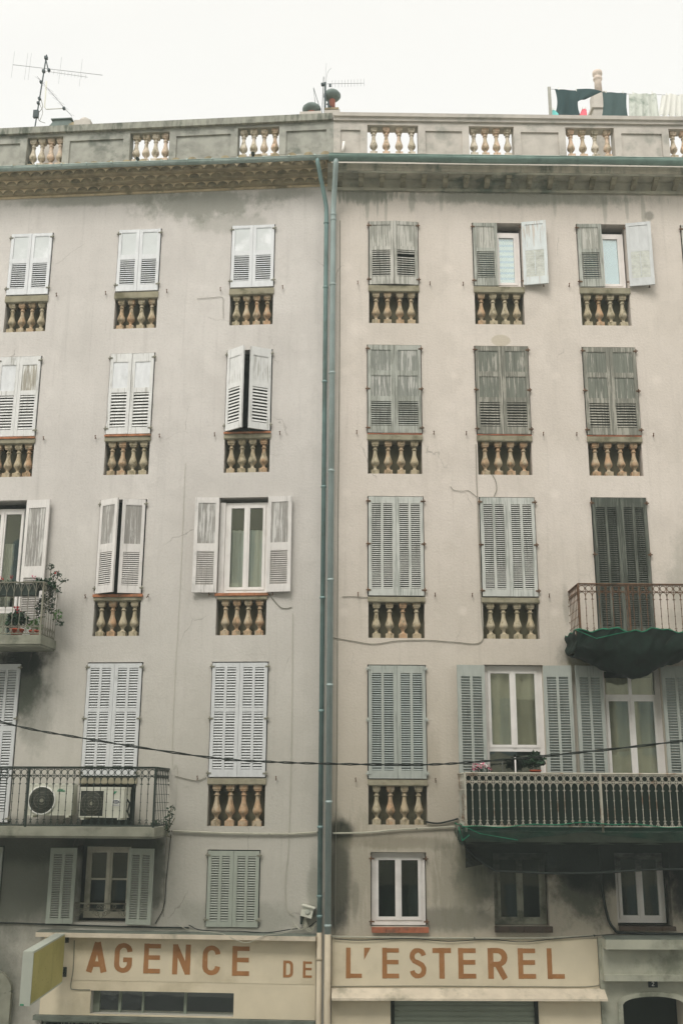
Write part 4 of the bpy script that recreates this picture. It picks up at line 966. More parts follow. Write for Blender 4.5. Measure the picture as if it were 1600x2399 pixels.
wordsign('R', 'shop_sign', "cream wall sign painted L'ESTEREL in ochre brown capitals right of the drainpipes", .10, 4.02, -2.69, -2.04, -.0345,
  [(ch, XR(a), XR(b), -2.57 if ch != "'" else -2.315, -2.145) for ch, a, b in (('L', 20, 93), ("'", 103, 133), ('E', 185, 262), ('S', 310, 387), ('T', 415, 500), ('E', 532, 613), ('R', 667, 757), ('E', 805, 886), ('L', 938, 1017))])
e = empty('shop_sign', W('L', -4.0, .07, -3.36), ROT['L'], 'faint JETER PLUS lettering on the dark shop window below the left sign', 'sign')
for i, ch in enumerate('JETER PLUS'):
    if ch != ' ': glyph(ch, -.03+i*.062, 0, .042, .12, .010, -.001).build('letter', 'roller', e)
# projecting box sign
e = empty('projecting_sign', W('L', -4.03, -.12, -2.68), ROT['L'], 'mustard yellow box sign jutting out from the wall beside AGENCE', 'sign')
def pz(y): return -.07*(-y)
mb = MB(); th = .075; z0, z1 = 0, .70; ya, yb = -.04, -1.36
mb.prism([(ya, z0+pz(ya)), (yb, z0+pz(yb)), (yb, z1+pz(yb)), (ya, z1+pz(ya))], 'x', -th, th, 0); mb.build('casing', 'signw', e)
for s_ in (-1, 1): MB().prism([(ya-.02, z0+.025+pz(ya)), (yb+.02, z0+.025+pz(yb)), (yb+.02, z1-.025+pz(yb)), (ya-.02, z1-.025+pz(ya))], 'x', s_*(th-.002), s_*(th+.003)).build('sign_face', 'yellow', e)
for z in (.08, .56):
    q = MB(); q.box(-.03, .03, -.06, .115, z, z+.1); q.box(-.05, .09, .09, .12, z-.02, z+.12); q.build('bracket', 'iron', e)
MB().box(-.06, -.01, yb-.012, yb, pz(yb)+.005, pz(yb)+.025).build('maker_mark', 'logog', e)
e = empty('number_plate', W('R', 4.83, -.05, -2.68), ROT['R'], 'small dark house number plate reading 2 over the arched door', 'sign')
MB().box(-.07, .07, -.006, 0, 0, .10).build('plate', 'plate', e); glyph('2', -.02, .02, .04, .06, .009, -.0075).build('digit', 'paper', e)

# ---- cooling units
def ac(x, w_, h, zb, rz, label, ring):
    e = empty('air_conditioner', W('L', x, -.34, zb), ROT['L']+rz, label, 'air conditioner', 'air conditioners on the left balcony')
    mb = MB(); D = .27; mb.box(-w_/2, w_/2, -D/2, D/2, .03, h); mb.box(-w_/2-.006, w_/2+.006, -D/2-.006, D/2+.006, h-.03, h+.004)
    mb.box(-w_/2+.04, -w_/2+.09, -D/2, D/2, 0, .03); mb.box(w_/2-.09, w_/2-.04, -D/2, D/2, 0, .03)
    if ring:
        for k in range(9): mb.box(.1, w_/2-.02, -D/2-.004, -D/2, .07+k*.045, .075+k*.045)
        for k in range(4): mb.box(-w_/2, -w_/2+.03, -D/2-.004, -D/2, .12+k*.09, .125+k*.09)
    mb.build('casing', 'acw', e)
    y = -D/2; fx = -w_/2+(.20 if ring else .20)+.01; fz = h*.5; fr = .195 if ring else .185
    q = MB()
    if ring:
        q.lathe([(fr+.022, -.001), (fr+.022, .018), (fr, .02), (fr, -.001)], seg=32)
    else:
        s = .20
        for (a_, b_, c_, d_) in ((-s, s, s-.014, s), (-s, s, -s, -s+.014), (-s, -s+.014, -s, s), (s-.014, s, -s, s)): q.box(a_, b_, c_, d_, 0, .012)
    q.build('fan_surround', 'paper' if ring else 'acw', e, (fx, y-.001, fz), (R(90), 0, 0))
    q = MB(); q.lathe([(.001, .002), (fr, .002), (fr, .006), (.001, .006)], seg=32, m=0)
    for k in range(-8, 9):
        t = k*.022; c = math.sqrt(max(0, fr*fr-t*t)); q.box(-c, c, t-.0015, t+.0015, .008, .012, 1)
    for k in range(3): q.tube([(fr*(k+1)/3.3*math.cos(a*6.283/24), fr*(k+1)/3.3*math.sin(a*6.283/24), .012) for a in range(24)], .0018, 4, 1, closed=True)
    q.lathe([(.03, .01), (.03, .014)], seg=12, m=1)
    if not ring: q.box(-.186, .186, -.186, .186, -.001, .0015, 0)
    q.build('fan_grille', ('acd', 'slab'), e, (fx, y-.002, fz), (R(90), 0, 0))
    q = MB()
    if ring: q.box(.10, .22, y-.006, y-.0005, h-.115, h-.10); q.box(.11, .19, y-.007, y-.0005, h-.09, h-.082); q.build('maker_mark', 'logog', e)
    else:
        q.prism([(.195, h-.06), (.245, h-.06), (.195, h-.11)], 'y', y-.006, y-.0005); q.build('maker_mark', 'logog', e)
        q = MB(); q.box(.17, .30, y-.005, y-.0005, .20, .30, 0)
        q.tube([(.235+.045*math.cos(a*6.283/16), y-.006, .265+.02*math.sin(a*6.283/16)) for a in range(16)], .006, 4, 1, closed=True); q.box(.215, .255, y-.008, y-.003, .26, .27, 1)
        for k in range(6): q.box(.182+k*.018, .193+k*.018, y-.007, y-.003, .212, .22, 1)
        q.build('sticker', ('paper', 'logob'), e)
        q = MB(); q.tube([(w_/2, .0, .3), (w_/2+.05, -.02, .25), (w_/2+.03, -.03, .12), (w_/2+.08, 0, -.02)], .014, 6); q.build('hose', 'cable', e)
ac(-4.24, .68, .50, -.30, R(3), 'boxy cooling unit with round fan in a white ring, left of the pair', True)
ac(-3.42, .72, .48, -.33, R(-5), 'cooling unit with square fan grille and small sticker, right of the pair', False)

# ---- nets and cloth on the right balconies
e = empty('safety_net', W('R', 5.4, 0, 2.0), ROT['R'], 'dark green safety net sagging in a belly below the rust brown balcony', 'net')
def nb(u, v):
    x = 3.80+(7.15-3.8)*u; ed = min(1, (x-3.8)/.55); sag = .05+.38*math.exp(-((x-4.72)/.66)**2)+.12*math.exp(-((x-6.6)/.6)**2)
    w1 = .025*math.sin(x*9)+.015*math.sin(x*23)
    if v < .3:
        t = v/.3; yy = -.76-.015*math.sin(x*15+t*3); z = 2.535+w1-(.26+.02*math.sin(x*7))*t
    else:
        t = (v-.3)/.7; yy = -.76+.77*t; z = 2.275+w1*.5*(1-t)-sag*math.sin(math.pi*min(1, t*.9+.05))-(.02*math.sin(x*11+t*9))
    z += (.010*math.sin(x*27+t*5)+.006*math.sin(x*51-t*9))*(.3+t*.7); yy += .008*math.sin(x*33+t*7)
    return (x-5.4, yy, z-2.0)
mb = MB(); mb.grid(nb, 170, 30)
mb.grid(lambda u, v: (-1.6+.0-(.02*math.sin(v*9)), -.76*(1-u)+.0, .535+.02*math.sin(u*14)-v*(.27+.06*math.sin(u*3))), 10, 8)
mb.build('netting', 'netd', e)
mb = MB(); mb.tube([tuple(Vector(nb(i/80, 0))+Vector((0, -.006, .004))) for i in range(81)], [.008+.005*math.sin(i*1.3)**2 for i in range(81)], 6)
mb.tube([(-1.6, -.76*(1-i/8), .535+.02*math.sin(i/8*14)) for i in range(9)], .007, 6); mb.tube([(-1.6, -.77, .53), (-1.3, -.785, .40), (-1.0, -.79, .47), (-.7, -.785, .53)], .006, 5); mb.build('hem', 'hem', e)
e = empty('safety_net', W('R', 5.0, 0, -.7), ROT['R'], 'green safety net draped over the slab edge of the long white railed balcony', 'net')
def nc(u, v):
    x = 1.95+6.2*u; return (x-5.0, -.905-.012*math.sin(x*13+v*4), -.36+.7+.03*math.sin(x*1.9+.6)-.012*math.sin(x*8)-v*(.17+.03*math.sin(x*3)))
mb = MB(); mb.grid(nc, 120, 6)
mb.grid(lambda u, v: (1.945-5+.01*math.sin(v*8), -.905*(1-u), .34+.01*math.sin(u*9)-v*(.25+.05*math.sin(u*4+1))), 10, 6)
mb.build('netting', 'net', e)
mb = MB(); mb.tube([tuple(Vector(nc(i/120, 0))+Vector((0, -.004, .002))) for i in range(121)], .007, 6); mb.tube([(1.945-5, -.905*(1-i/8), .34+.01*math.sin(i/8*9)) for i in range(9)], .007, 6)
mb.tube([(-3.05, -.91, .33), (-2.8, -.92, .22), (-2.5, -.92, .17), (-2.25, -.92, .13)], .005, 5); mb.tube([(-3.05, -.5, .3), (-3.05, -.9, .12), (-2.95, -.915, .2)], .01, 5); mb.build('hem', 'hem', e)
def nd(u, v):
    x = 1.99+6.1*u; zb = -.60-min(.42, .42*(max(0, x-1.99)/.45)**.6)-.02*math.sin(x*2.3)+max(0, x-4.2)*.035
    return (x-5.0, -.87+.17*v-.01*math.sin(x*9+v*5), (-.60)*(1-v)+zb*v+.7)
mb = MB(); mb.grid(nd, 100, 8); mb.grid(lambda u, v: (1.99-5+.4*v*u, -.87+.87*u+.0, .10-.1*u*v-.36*v*(1-.3*u)), 8, 8); mb.build('hanging_net', 'netk', e)
mb = MB(); mb.tube([nd(i/80, 1) for i in range(81)], .016, 6); mb.build('hem', 'cable', e)
e = empty('shade_cloth', W('R', 5.0, -.82, -.44), ROT['R'], 'dark green shade cloth stretched behind the white balcony railing', 'cloth')
mb = MB(); mb.grid(lambda u, v: (-2.96+6.0*u, .006*math.sin(u*70+v*3), .80*v), 120, 4); mb.grid(lambda u, v: (-2.96+6.0*u, .008+.006*math.sin(u*70+v*3), .80*v), 120, 4)
mb.grid(lambda u, v: (-2.955, .79*u, .80*v), 4, 4); mb.build('cloth_panel', 'screen', e)

# ---- cables and conduits
def catm(pts, n=6):
    out = []; P = [Vector(p) for p in pts]; P = [P[0]*2-P[1]]+P+[P[-1]*2-P[-2]]
    for i in range(1, len(P)-2):
        for k in range(n):
            t = k/n; a, b, c, d = P[i-1], P[i], P[i+1], P[i+2]
            out.append(.5*((2*b)+(-a+c)*t+(2*a-5*b+4*c-d)*t*t+(-a+3*b-3*c+d)*t**3))
    return out+[P[-2]]
def wallcable(side, pts, r, mat, name, label, cat, d=.012, clips=False):
    ps = [(p[0], -(p[2] if len(p) > 2 else d), p[1]) for p in pts]; zb = min(p[2] for p in ps); xb = ps[0][0]
    e = empty(name, W(side, xb, 0, zb), ROT[side], label, cat)
    c = catm([(p[0]-xb, p[1], p[2]-zb) for p in ps]); MB().tube(c, r, 5).build('run', mat, e)
    if clips:
        q = MB()
        for k in range(0, len(c), clips): q.box(c[k].x-.008, c[k].x+.008, c[k].y-.012, .0, c[k].z-.012, c[k].z+.012)
        q.build('clips', 'cable', e)
    return e
# twisted overhead cable across the street front
pts = [W('L', -7.5, -1.45, 1.75), W('L', -4.72, -1.45, 1.065), W('L', -3.47, -1.45, .835), W('L', -1.6, -1.45, .565), W('L', -.6, -1.45, .50), W('R', .3, -1.45, .475), W('R', 1.4, -1.45, .475), W('R', 2.2, -1.45, .525), W('R', 3.3, -1.45, .625), W('R', 5.1, -1.45, .83), W('R', 7.8, -1.45, 1.2)]
c = catm(pts, 10); c0 = c[0].copy(); e = empty('overhead_cable', tuple(c0), 0, 'twisted black cable sagging across the whole street front', 'cable')
q = MB()
for ph in (0, math.pi): q.tube([p-c0+Vector((0, .011*math.cos(i*1.1+ph), .011*math.sin(i*1.1+ph))) for i, p in enumerate(c)], .0085, 6)
q.build('run', 'cable', e)
WC = wallcable
WC('R', [(.13, 10.0), (.135, 7), (.125, 4), (.13, 1), (.12, -1.2), (.12, -1.95)], .006, 'cableg', 'wall_cable', 'thin cable running down the wall just right of the drainpipes', 'cable')
WC('R', [(.05, 2.50), (.4, 2.44), (.72, 2.40), (1.1, 2.455), (1.6, 2.465), (2.0, 2.44), (2.44, 2.45), (2.455, 2.9), (2.45, 4.0), (2.445, 4.85), (2.44, 5.1), (2.445, 5.8)], .0055, 'cableg', 'wall_cable', 'grey cable looping under two balustrades and up beside a louvred window', 'cable')
WC('R', [(2.43, 4.87), (2.3, 4.98), (2.2, 4.97), (2.05, 4.99), (2.0, 5.05)], .0038, 'cableg', 'wall_cable', 'short loose black wire end above the second louvred window', 'cable')
WC('R', [(2.70, 5.28), (2.76, 5.15), (2.77, 5.0), (2.72, 4.88)], .005, 'cableg', 'wall_cable', 'short wire hanging from the balusters onto the louvred window', 'cable')
WC('R', [(.2, 3.165), (.35, 3.17), (.62, 3.155)], .005, 'cableg', 'wall_cable', 'thin wire from the corner to the pale louvred window', 'cable')
WC('R', [(.07, -.515), (.6, -.50), (1.1, -.455), (1.95, -.41)], .014, 'conduit', 'wall_conduit', 'pale conduit from the drainpipes to the white railed balcony', 'conduit', .03, 14)
WC('R', [(1.5, -.34), (1.68, -.36), (1.85, -.33), (2.0, -.29)], .014, 'cable', 'wall_cable', 'black cable sagging from the balusters to the white railed balcony', 'cable', .03)
WC('R', [(.06, -1.99), (1.0, -2.0), (2.2, -2.005), (3.2, -2.0), (4.0, -1.965)], .013, 'conduit', 'wall_conduit', "pale conduit laid along the top of the L'ESTEREL sign", 'conduit', .05, 12)
WC('R', [(.1, -2.02), (.5, -2.04), (1.2, -2.01), (1.8, -2.05), (2.4, -2.02), (2.9, -2.055), (3.4, -2.01), (4.04, -1.96), (4.5, -1.93)], .006, 'cable', 'wall_cable', "thin black wire dangling along the top of the L'ESTEREL sign", 'cable', .06)
WC('R', [(.05, -2.68), (1.5, -2.67), (3.0, -2.675), (4.0, -2.66), (4.06, -2.5), (4.055, -2.1), (4.04, -1.98)], .005, 'cableg', 'wall_cable', "thin wire below and right of the L'ESTEREL sign", 'cable', .04)
WC('R', [(4.15, -.7), (4.16, -1.2), (4.2, -1.6), (4.3, -1.86), (4.6, -1.93), (6.5, -1.95)], .022, 'cable', 'wall_cable', 'thick black cable bending round beside the window over the arched door', 'cable', .03)

WC('L', [(-2.42, -.50), (-1.6, -.525), (-.9, -.53), (-.5, -.525), (-.16, -.50)], .016, 'conduit', 'wall_conduit', 'pale conduit from the left balcony to the drainpipes', 'conduit', .03, 12)
WC('L', [(-2.42, .33), (-2.2, .28), (-2.05, .26), (-1.92, .31)], .005, 'cableg', 'wall_cable', 'thin wire from the left balcony to the white louvred window', 'cable')
WC('L', [(-2.48, 5.5), (-2.47, 3.6), (-2.49, 1.6), (-2.47, .52), (-2.40, .5), (-2.38, .3), (-2.40, -.5)], .0025, 'conduit', 'wall_cable', 'thin wire running down the pinkish wall between second and third windows', 'cable')
WC('L', [(-2.44, -.55), (-2.48, -1.2), (-2.5, -1.6), (-2.62, -1.85)], .006, 'cable', 'wall_cable', 'black wire dropping beside the sage shutter under the left balcony', 'cable')
WC('L', [(-2.50, -.6), (-2.52, -1.1), (-2.5, -1.75)], .004, 'cableg', 'wall_cable', 'thin grey wire dropping under the left balcony end', 'cable')
WC('L', [(-.6, 2.9), (-.585, 1.0), (-.60, -.6), (-.64, -1.2), (-.62, -1.6), (-.5, -1.72)], .0035, 'conduit', 'wall_cable', 'pale wire running down the wall left of the drainpipes', 'cable')
WC('L', [(-1.0, 3.22), (-.9, 3.1), (-.8, 3.0), (-.7, 2.98), (-.62, 3.0)], .006, 'cableg', 'wall_cable', 'short wire with a cleat beside the open white casement window', 'cable')
WC('L', [(-2.4, 8.55), (-2.15, 8.56), (-1.95, 8.56), (-1.93, 8.4), (-1.92, 8.15)], .0035, 'cableg', 'wall_cable', 'faint wire beside the balusters of the second top window', 'cable')
WC('L', [(-2.1, -1.86), (-1.9, -1.93), (-1.3, -1.94), (-.9, -1.95), (-.55, -1.9), (-.3, -1.87), (-.16, -1.78)], .008, 'cable', 'wall_cable', 'black wire lying along the ledge over AGENCE DE', 'cable', .03)
WC('L', [(-2.3, -1.84), (-2.05, -1.93, .1), (-1.6, -1.95, .17), (-1.3, -2.05, .22), (-1.15, -2.07, .22), (-.9, -1.97, .21), (-.6, -1.93, .15), (-.42, -1.80, .08)], .0045, 'conduit', 'wall_cable', 'pale wire drooping over the ledge above the letter E of AGENCE', 'cable')
WC('L', [(-3.85, -2.1), (-3.84, -2.5), (-3.86, -2.75), (-3.8, -2.79), (-3.56, -2.79)], .007, 'cableg', 'wall_cable', 'brown wire from the yellow box sign down to the shop window', 'cable', .04)
WC('L', [(-6.8, -1.86), (-5, -1.87), (-4.4, -1.88), (-3.0, -1.9), (-2.1, -1.9)], .012, 'cable', 'wall_cable', 'thick black cable along the ledge below the sage shutters', 'cable', .02)
# ---- flood light with cable tangle
e = empty('floodlight', W('L', -.33, -.03, -1.80), ROT['L'], 'small white floodlight box with tangled cables beside the drainpipes', 'lamp')
q = MB(); q.box(-.085, .085, -.13, .0, .09, .24); q.box(-.10, .10, -.16, .01, .235, .252); o = q.build('lamp_box', 'acw', e, (0, 0, 0), (0, R(14), 0))
q = MB(); q.lathe([(.04, 0), (.04, .006), (.02, .008)], seg=12); q.build('lens', 'signw', e, (.05, -.131, .16), (R(90), 0, 0))
MB().box(-.07, -.01, -.06, .03, -.02, .12).build('bracket', 'iron', e)
q = MB()
for k in range(9):
    a = rnd.uniform(-.05, .05); sg = 1 if k < 6 else -1
    q.tube(catm([(a*.5, -.05, .08), (a, -.08, -.02-rnd.random()*.03), (a+sg*.08, -.09, -.07-rnd.random()*.05), (sg*(.15+rnd.random()*.05), -.06, -.02+rnd.uniform(-.06, .04))]), .0045, 4)
q.build('cable_tangle', 'conduit', e)

# ---- plants
def foliage(mb, c, rad, n, size, m=0, droop=0):
    for _ in range(n):
        while True:
            p = Vector((rnd.uniform(-1, 1), rnd.uniform(-1, 1), rnd.uniform(-1, 1)))
            if p.length <= 1: break
        p = Vector((c[0]+p.x*rad[0], c[1]+p.y*rad[1], c[2]+p.z*rad[2]))
        d = Vector((rnd.uniform(-1, 1), rnd.uniform(-1, 1), rnd.uniform(-.5, .9)-droop)).normalized(); s = size*rnd.uniform(.6, 1.3)
        sd_ = d.cross(Vector((rnd.uniform(-1, 1), rnd.uniform(-1, 1), rnd.uniform(-1, 1)))).normalized()*s*.32
        mb.face([p, p+d*s*.4+sd_, p+d*s, p+d*s*.4-sd_], m)
def potmb(r, h): return MB().lathe([(r*.68, 0), (r*.95, h*.8), (r*1.05, h*.8), (r*1.05, h), (r*.9, h), (r*.85, h*.9)], seg=16)
def plant(side, x, y, z, label, pot=None, clumps=(), flowers=(), stems=(), name='potted_plant', cat='plant', group=None, potm='pot'):
    e = empty(name, W(side, x, y, z), ROT[side], label, cat, group)
    if pot: potmb(*pot).build('pot', potm, e)
    if stems:
        q = MB()
        for s_ in stems: q.tube(catm(s_), .006, 4)
        q.build('stems', 'stem', e)
    if clumps:
        q = MB()
        for (c, rad, n, size, m_) in clumps: foliage(q, c, rad, n, size, m_)
        q.build('foliage', ('leaf', 'leafl'), e)
    for mt in sorted({f[4] for f in flowers}):
        q = MB()
        for (c, rad, n, size, m_) in flowers:
            if m_ == mt: foliage(q, c, rad, n, size, 0)
        q.build('blossom', mt, e)
    return e
plant('L', -5.0, -.45, 2.477, 'red geranium in a bright terracotta pot behind the small balcony railing', (.11, .13), [((.0, 0, .27), (.17, .12, .13), 380, .065, 0), ((-.12, 0, .2), (.06, .06, .06), 80, .06, 0)], [((.0, -.05, .46), (.045, .04, .05), 26, .04, 'red'), ((.04, -.05, .38), (.03, .03, .03), 12, .04, 'red')], [[(0, 0, .1), (0, 0, .25), (.02, 0, .45)]])
plant('L', -4.72, -.4, 2.477, 'low green leafy plant in a dark red pot in the balcony corner', (.09, .11), [((0, 0, .2), (.14, .1, .12), 120, .06, 1), ((.05, .05, .5), (.08, .06, .25), 110, .06, 0)], [], [[(0, 0, .1), (.02, 0, .5)]])
plant('L', -4.52, -.42, 2.9, 'bushy shrub spilling over the corner of the small balcony', None, [((-.02, 0, .42), (.12, .13, .12), 420, .045, 0), ((-.14, -.05, .42), (.14, .1, .09), 320, .05, 0), ((.08, .02, .6), (.10, .06, .05), 50, .045, 0), ((.20, .05, .5), (.07, .05, .035), 36, .045, 0), ((0, -.02, .72), (.07, .04, .05), 40, .04, 0), ((.12, .05, .34), (.05, .05, .06), 30, .045, 0), ((-.02, .1, .15), (.08, .1, .2), 200, .045, 0), ((.12, .1, -.05), (.08, .08, .1), 60, .05, 1), ((.18, .12, -.2), (.07, .05, .05), 30, .05, 0)], [((.1, -.05, .62), (.03, .02, .02), 5, .03, 'red')],
      [[(0, 0, .1), (0, 0, .4), (0, -.02, .7)], [(0, 0, .3), (.1, .02, .55), (.16, .04, .62)], [(0, 0, .3), (.12, .04, .42), (.24, .06, .52)], [(0, 0, .1), (.1, .1, -.1), (.2, .14, -.2)]], name='shrub', cat='shrub')
e = plant('L', -5.6, -.60, 3.12, 'planter trough of small red and pink flowers hung on the balcony rail', None, [((-.1, 0, .22), (.75, .05, .04), 330, .045, 0), ((.4, 0, .2), (.35, .05, .04), 120, .04, 0)], [((.33, -.02, .28), (.04, .03, .03), 12, .03, 'red'), ((.5, -.02, .29), (.04, .03, .03), 12, .03, 'red'), ((.88, -.02, .30), (.035, .03, .03), 14, .035, 'pink')], name='flower_trough', cat='planter')
mb = MB(); mb.box(-.85, .95, -.05, .07, .0, .18); mb.build('trough', 'iron', e)
plant('R', 2.28, -.72, .33, 'pink and white flowers in a rail planter on the white railed balcony', None, [((0, 0, .09), (.15, .06, .05), 90, .04, 0)], [((-.09, -.03, .13), (.045, .03, .05), 20, .035, 'pink'), ((.02, -.03, .15), (.06, .03, .05), 26, .035, 'wpet'), ((.0, -.04, .15), (.05, .03, .05), 22, .035, 'pink'), ((.11, -.03, .12), (.035, .03, .05), 14, .035, 'pink')], name='flower_trough', cat='planter')
q = MB(); q.box(-.2, .2, -.06, .07, -.12, .06); q.build('trough', 'iron', bpy.data.objects['flower_trough.001'])
plant('R', 3.10, -.66, .33, 'dark leafy plant in a small terracotta pot on the white balcony rail', (.085, .10), [((-.02, 0, .22), (.17, .12, .09), 230, .075, 0), ((-.12, 0, .2), (.07, .07, .05), 50, .06, 0), ((0, 0, .3), (.09, .08, .06), 60, .06, 0)], [], [[(0, 0, .08), (0, 0, .25)]])
q = MB(); q.box(-.12, .12, -.08, .1, -.02, .0); q.build('shelf', 'iron', bpy.data.objects['potted_plant.002'])
e = empty('pole', W('R', 2.83, -.5, -.44), ROT['R'], 'thin white pole standing between the two balcony plants', 'pole'); MB().tube([(0, 0, 0), (0, 0, 1.06)], .012, 6).build('shaft', 'white', e)
plant('L', -2.44, -.25, -.50, 'scrawny weed growing from the end of the dark railed balcony', None, [((.0, -.0, .12), (.06, .15, .16), 60, .05, 0), ((.05, 0, .3), (.05, .08, .08), 24, .05, 0), ((-.15, -.1, .12), (.1, .1, .05), 40, .05, 0)], [], [[(0, 0, 0), (.02, 0, .2), (.06, -.05, .38)], [(0, 0, 0), (.06, -.04, .1), (.12, -.08, .2)], [(0, 0, .0), (.03, -.1, -.06), (.1, -.14, -.08)]], name='weed', cat='weed')

# ---- roof: aerials, chimneys, washing
def Pn(u, z, y=.6): return (-u, y, z)
e = empty('tv_aerial', W('L', -5.92, .6, 11.3), ROT['L'], 'leaning aerial mast with several antennas above the left parapet', 'aerial')
def rel(p): return (p[0]+5.92, p[1]-.6, p[2]-11.3)
q = MB(); q.tube([rel(Pn(5.955, 11.3)), rel(Pn(5.92, 12.62)), rel(Pn(5.815, 14.31))], .013, 6); q.tube([rel(Pn(5.82, 14.2)), rel(Pn(5.735, 13.9))], .012, 5)
q.build('mast', 'antd', e)
for (u_, z_, s_) in ((5.82, 14.24, .03), (5.74, 13.95, .022), (5.845, 13.93, .026), (5.88, 13.68, .02), (5.88, 13.3, .022), (5.895, 13.2, .022), (5.92, 12.95, .05), (5.365, 13.05, .022)): MB().box(-u_+5.92-s_, -u_+5.92+s_, -.03, .03, z_-11.3-s_*(1.6 if s_ > .04 else 1), z_-11.3+s_*(1.6 if s_ > .04 else 1)).build('clamp' if s_ < .04 else 'amplifier_box', 'antd', e)
def boom(a_, b_, els, ln, r=.005, vert=True, dirv=None):
    q = MB(); A_ = Vector(rel(Pn(*a_))); B_ = Vector(rel(Pn(*b_))); q.tube([A_, B_], r, 5)
    for k in els:
        p = A_.lerp(B_, k); d = Vector(dirv) if dirv else Vector((.03, 0, 1))
        q.tube([p-d*ln/2, p+d*ln/2], .0022, 4)
    return q
boom((6.49, 14.12), (4.64, 13.77), (.0, .15, .19, .53, .76), .62).build('antenna', 'ant', e)
boom((5.81, 13.93), (4.94, 13.74), (.1, .2, .3, .38, .46, .54, .62, .7, .78, .86, .95), .09, .004).build('antenna', 'ant', e)
boom((5.97, 13.82), (5.19, 12.86), (.1, .3, .4, .5, .62, .75, .9), .25, .005, dirv=(.8, .5, -.35)).build('antenna', 'ant', e)
q = MB(); q.tube([rel(Pn(5.77, 13.69)), rel(Pn(5.76, 13.1)), rel(Pn(5.72, 13.05)), rel(Pn(5.38, 13.05))], [.016, .012, .01, .008], 6); q.build('support_arm', 'acw', e)
q = MB(); q.tube(catm([rel(Pn(5.85, 13.3)), rel(Pn(5.80, 13.1)), rel(Pn(5.88, 12.95)), rel(Pn(5.84, 12.8)), rel(Pn(5.72, 12.74))]), .006, 4); q.tube(catm([rel(Pn(5.88, 13.2)), rel(Pn(5.79, 13.0)), rel(Pn(5.83, 12.8))]), .005, 4); q.build('lead', 'cableg', e)
def chimney(side, x, y, z, label, body, potm, cowl, name='chimney'):
    e = empty(name, W(side, x, y, z), ROT[side], label, 'chimney'); body(e); return e
def c1(e):
    q = MB(); q.box(-.33, .33, -.25, .35, 0, 1.38); q.build('stack', 'parR', e)
    q = MB(); q.box(-.30, .26, -.22, .3, 1.38, 1.43); q.prism([(-.27, 1.43), (.25, 1.43), (.15, 1.57), (-.16, 1.57)], 'y', -.2, .25); q.box(-.22, .20, -.23, .28, 1.57, 1.59); q.build('cowl', 'cowl', e)
    q = MB(); q.prism([(0.25+.1*math.cos(math.pi*i/6), 1.38+.09*math.sin(math.pi*i/6)) for i in range(7)], 'y', -.25, .2); q.build('ridge_tile', 'tile', e)
chimney('L', -5.42, .9, 11.3, 'rendered chimney with a low grey hood right of the aerial mast', c1, 0, 0)
def c2(e):
    MB().box(-.16, .16, -.16, .16, 0, 1.36).build('stack', 'parR', e)
    MB().lathe([(.13, 1.36), (.12, 1.41), (.10, 1.45), (.07, 1.48), (.0, 1.49)], seg=16).build('cap', 'parR', e)
chimney('L', -4.92, .6, 11.3, 'small chimney with a domed pale cap behind the left parapet', c2, 0, 0)
def c3(e):
    MB().box(-.2, .2, -.2, .2, 0, 1.1).build('stack', 'parR', e)
    MB().lathe([(.09, 1.1), (.09, 1.24), (.10, 1.26)], seg=16).build('chimney_pot', 'chim', e)
    MB().lathe([(.06, 1.2), (.15, 1.22), (.178, 1.27), (.17, 1.31), (.12, 1.36), (.05, 1.39), (.01, 1.395)], seg=20).build('cowl', 'cowl', e)
chimney('L', -.45, .35, 11.3, 'squat red clay chimney pot under a dark dome cowl', c3, 0, 0)
def c4(e):
    MB().box(-.13, .16, -.13, .13, 0, 1.2).build('stack', 'parR', e); q = MB(); q.box(-.12, .14, -.14, .14, 1.2, 1.24); q.build('cap_slab', 'tile', e)
    MB().lathe([(.062, 1.24), (.058, 1.50), (.07, 1.52), (.07, 1.56)], seg=16).build('chimney_pot', 'chim', e)
    MB().lathe([(.06, 1.50), (.13, 1.53), (.165, 1.58), (.16, 1.62), (.12, 1.67), (.05, 1.69), (.01, 1.695)], seg=20).build('cowl', 'cowl', e)
chimney('L', -.07, .4, 11.3, 'tall slim red chimney pot under a dark mushroom cowl at the corner', c4, 0, 0)
def c5(e):
    MB().box(-.16, .16, -.2, .2, 0, 1.14).build('stack', 'parL', e); MB().lathe([(.15, 1.14), (.14, 1.2), (.1, 1.26), (.04, 1.28)], seg=16).build('cap', 'parR', e)
chimney('R', .17, .55, 11.25, 'low chimney with a pale domed cap right of the mushroom cowl', c5, 0, 0)
e = empty('tv_aerial', W('L', -.18, .3, 11.3), ROT['L'], 'braced steel mast with a comb aerial at the building corner', 'aerial')
q = MB(); q.box(-.03, .005, -.02, .02, .0, 1.82); q.box(.035, .065, -.02, .02, .0, 1.4); q.tube([(.02, 0, 1.35), (.27, 0, 1.1)], .014, 5); q.tube([(-.07, 0, 1.1), (-.045, 0, 1.95)], .007, 5); q.tube([(-.1, 0, 1.22), (-.235, 0, 1.72), (-.19, 0, 1.3)], .007, 5); q.build('mast', 'antd', e)
MB().box(-.09, -.01, -.03, .03, 1.76, 1.80).build('clamp', 'antd', e); MB().box(.06, .10, -.02, .02, 1.73, 1.78).build('clamp', 'antd', e)
q = MB(); q.tube([(.02, 0, 1.79), (.72, 0, 1.765)], .004, 5)
for k in range(11): x_ = .12+k*.06; q.tube([(x_, 0, 1.70), (x_, 0, 1.86)], .0025, 4)
q.build('antenna', 'ant', e)
q = MB(); q.tube(catm([(.0, 0, 1.8), (.01, 0, 1.95), (.05, 0, 2.08), (.1, 0, 2.13)]), .003, 4); q.tube([(-.015, 0, 1.82), (.005, 0, 2.25)], .002, 4); q.build('whip', 'ant', e)
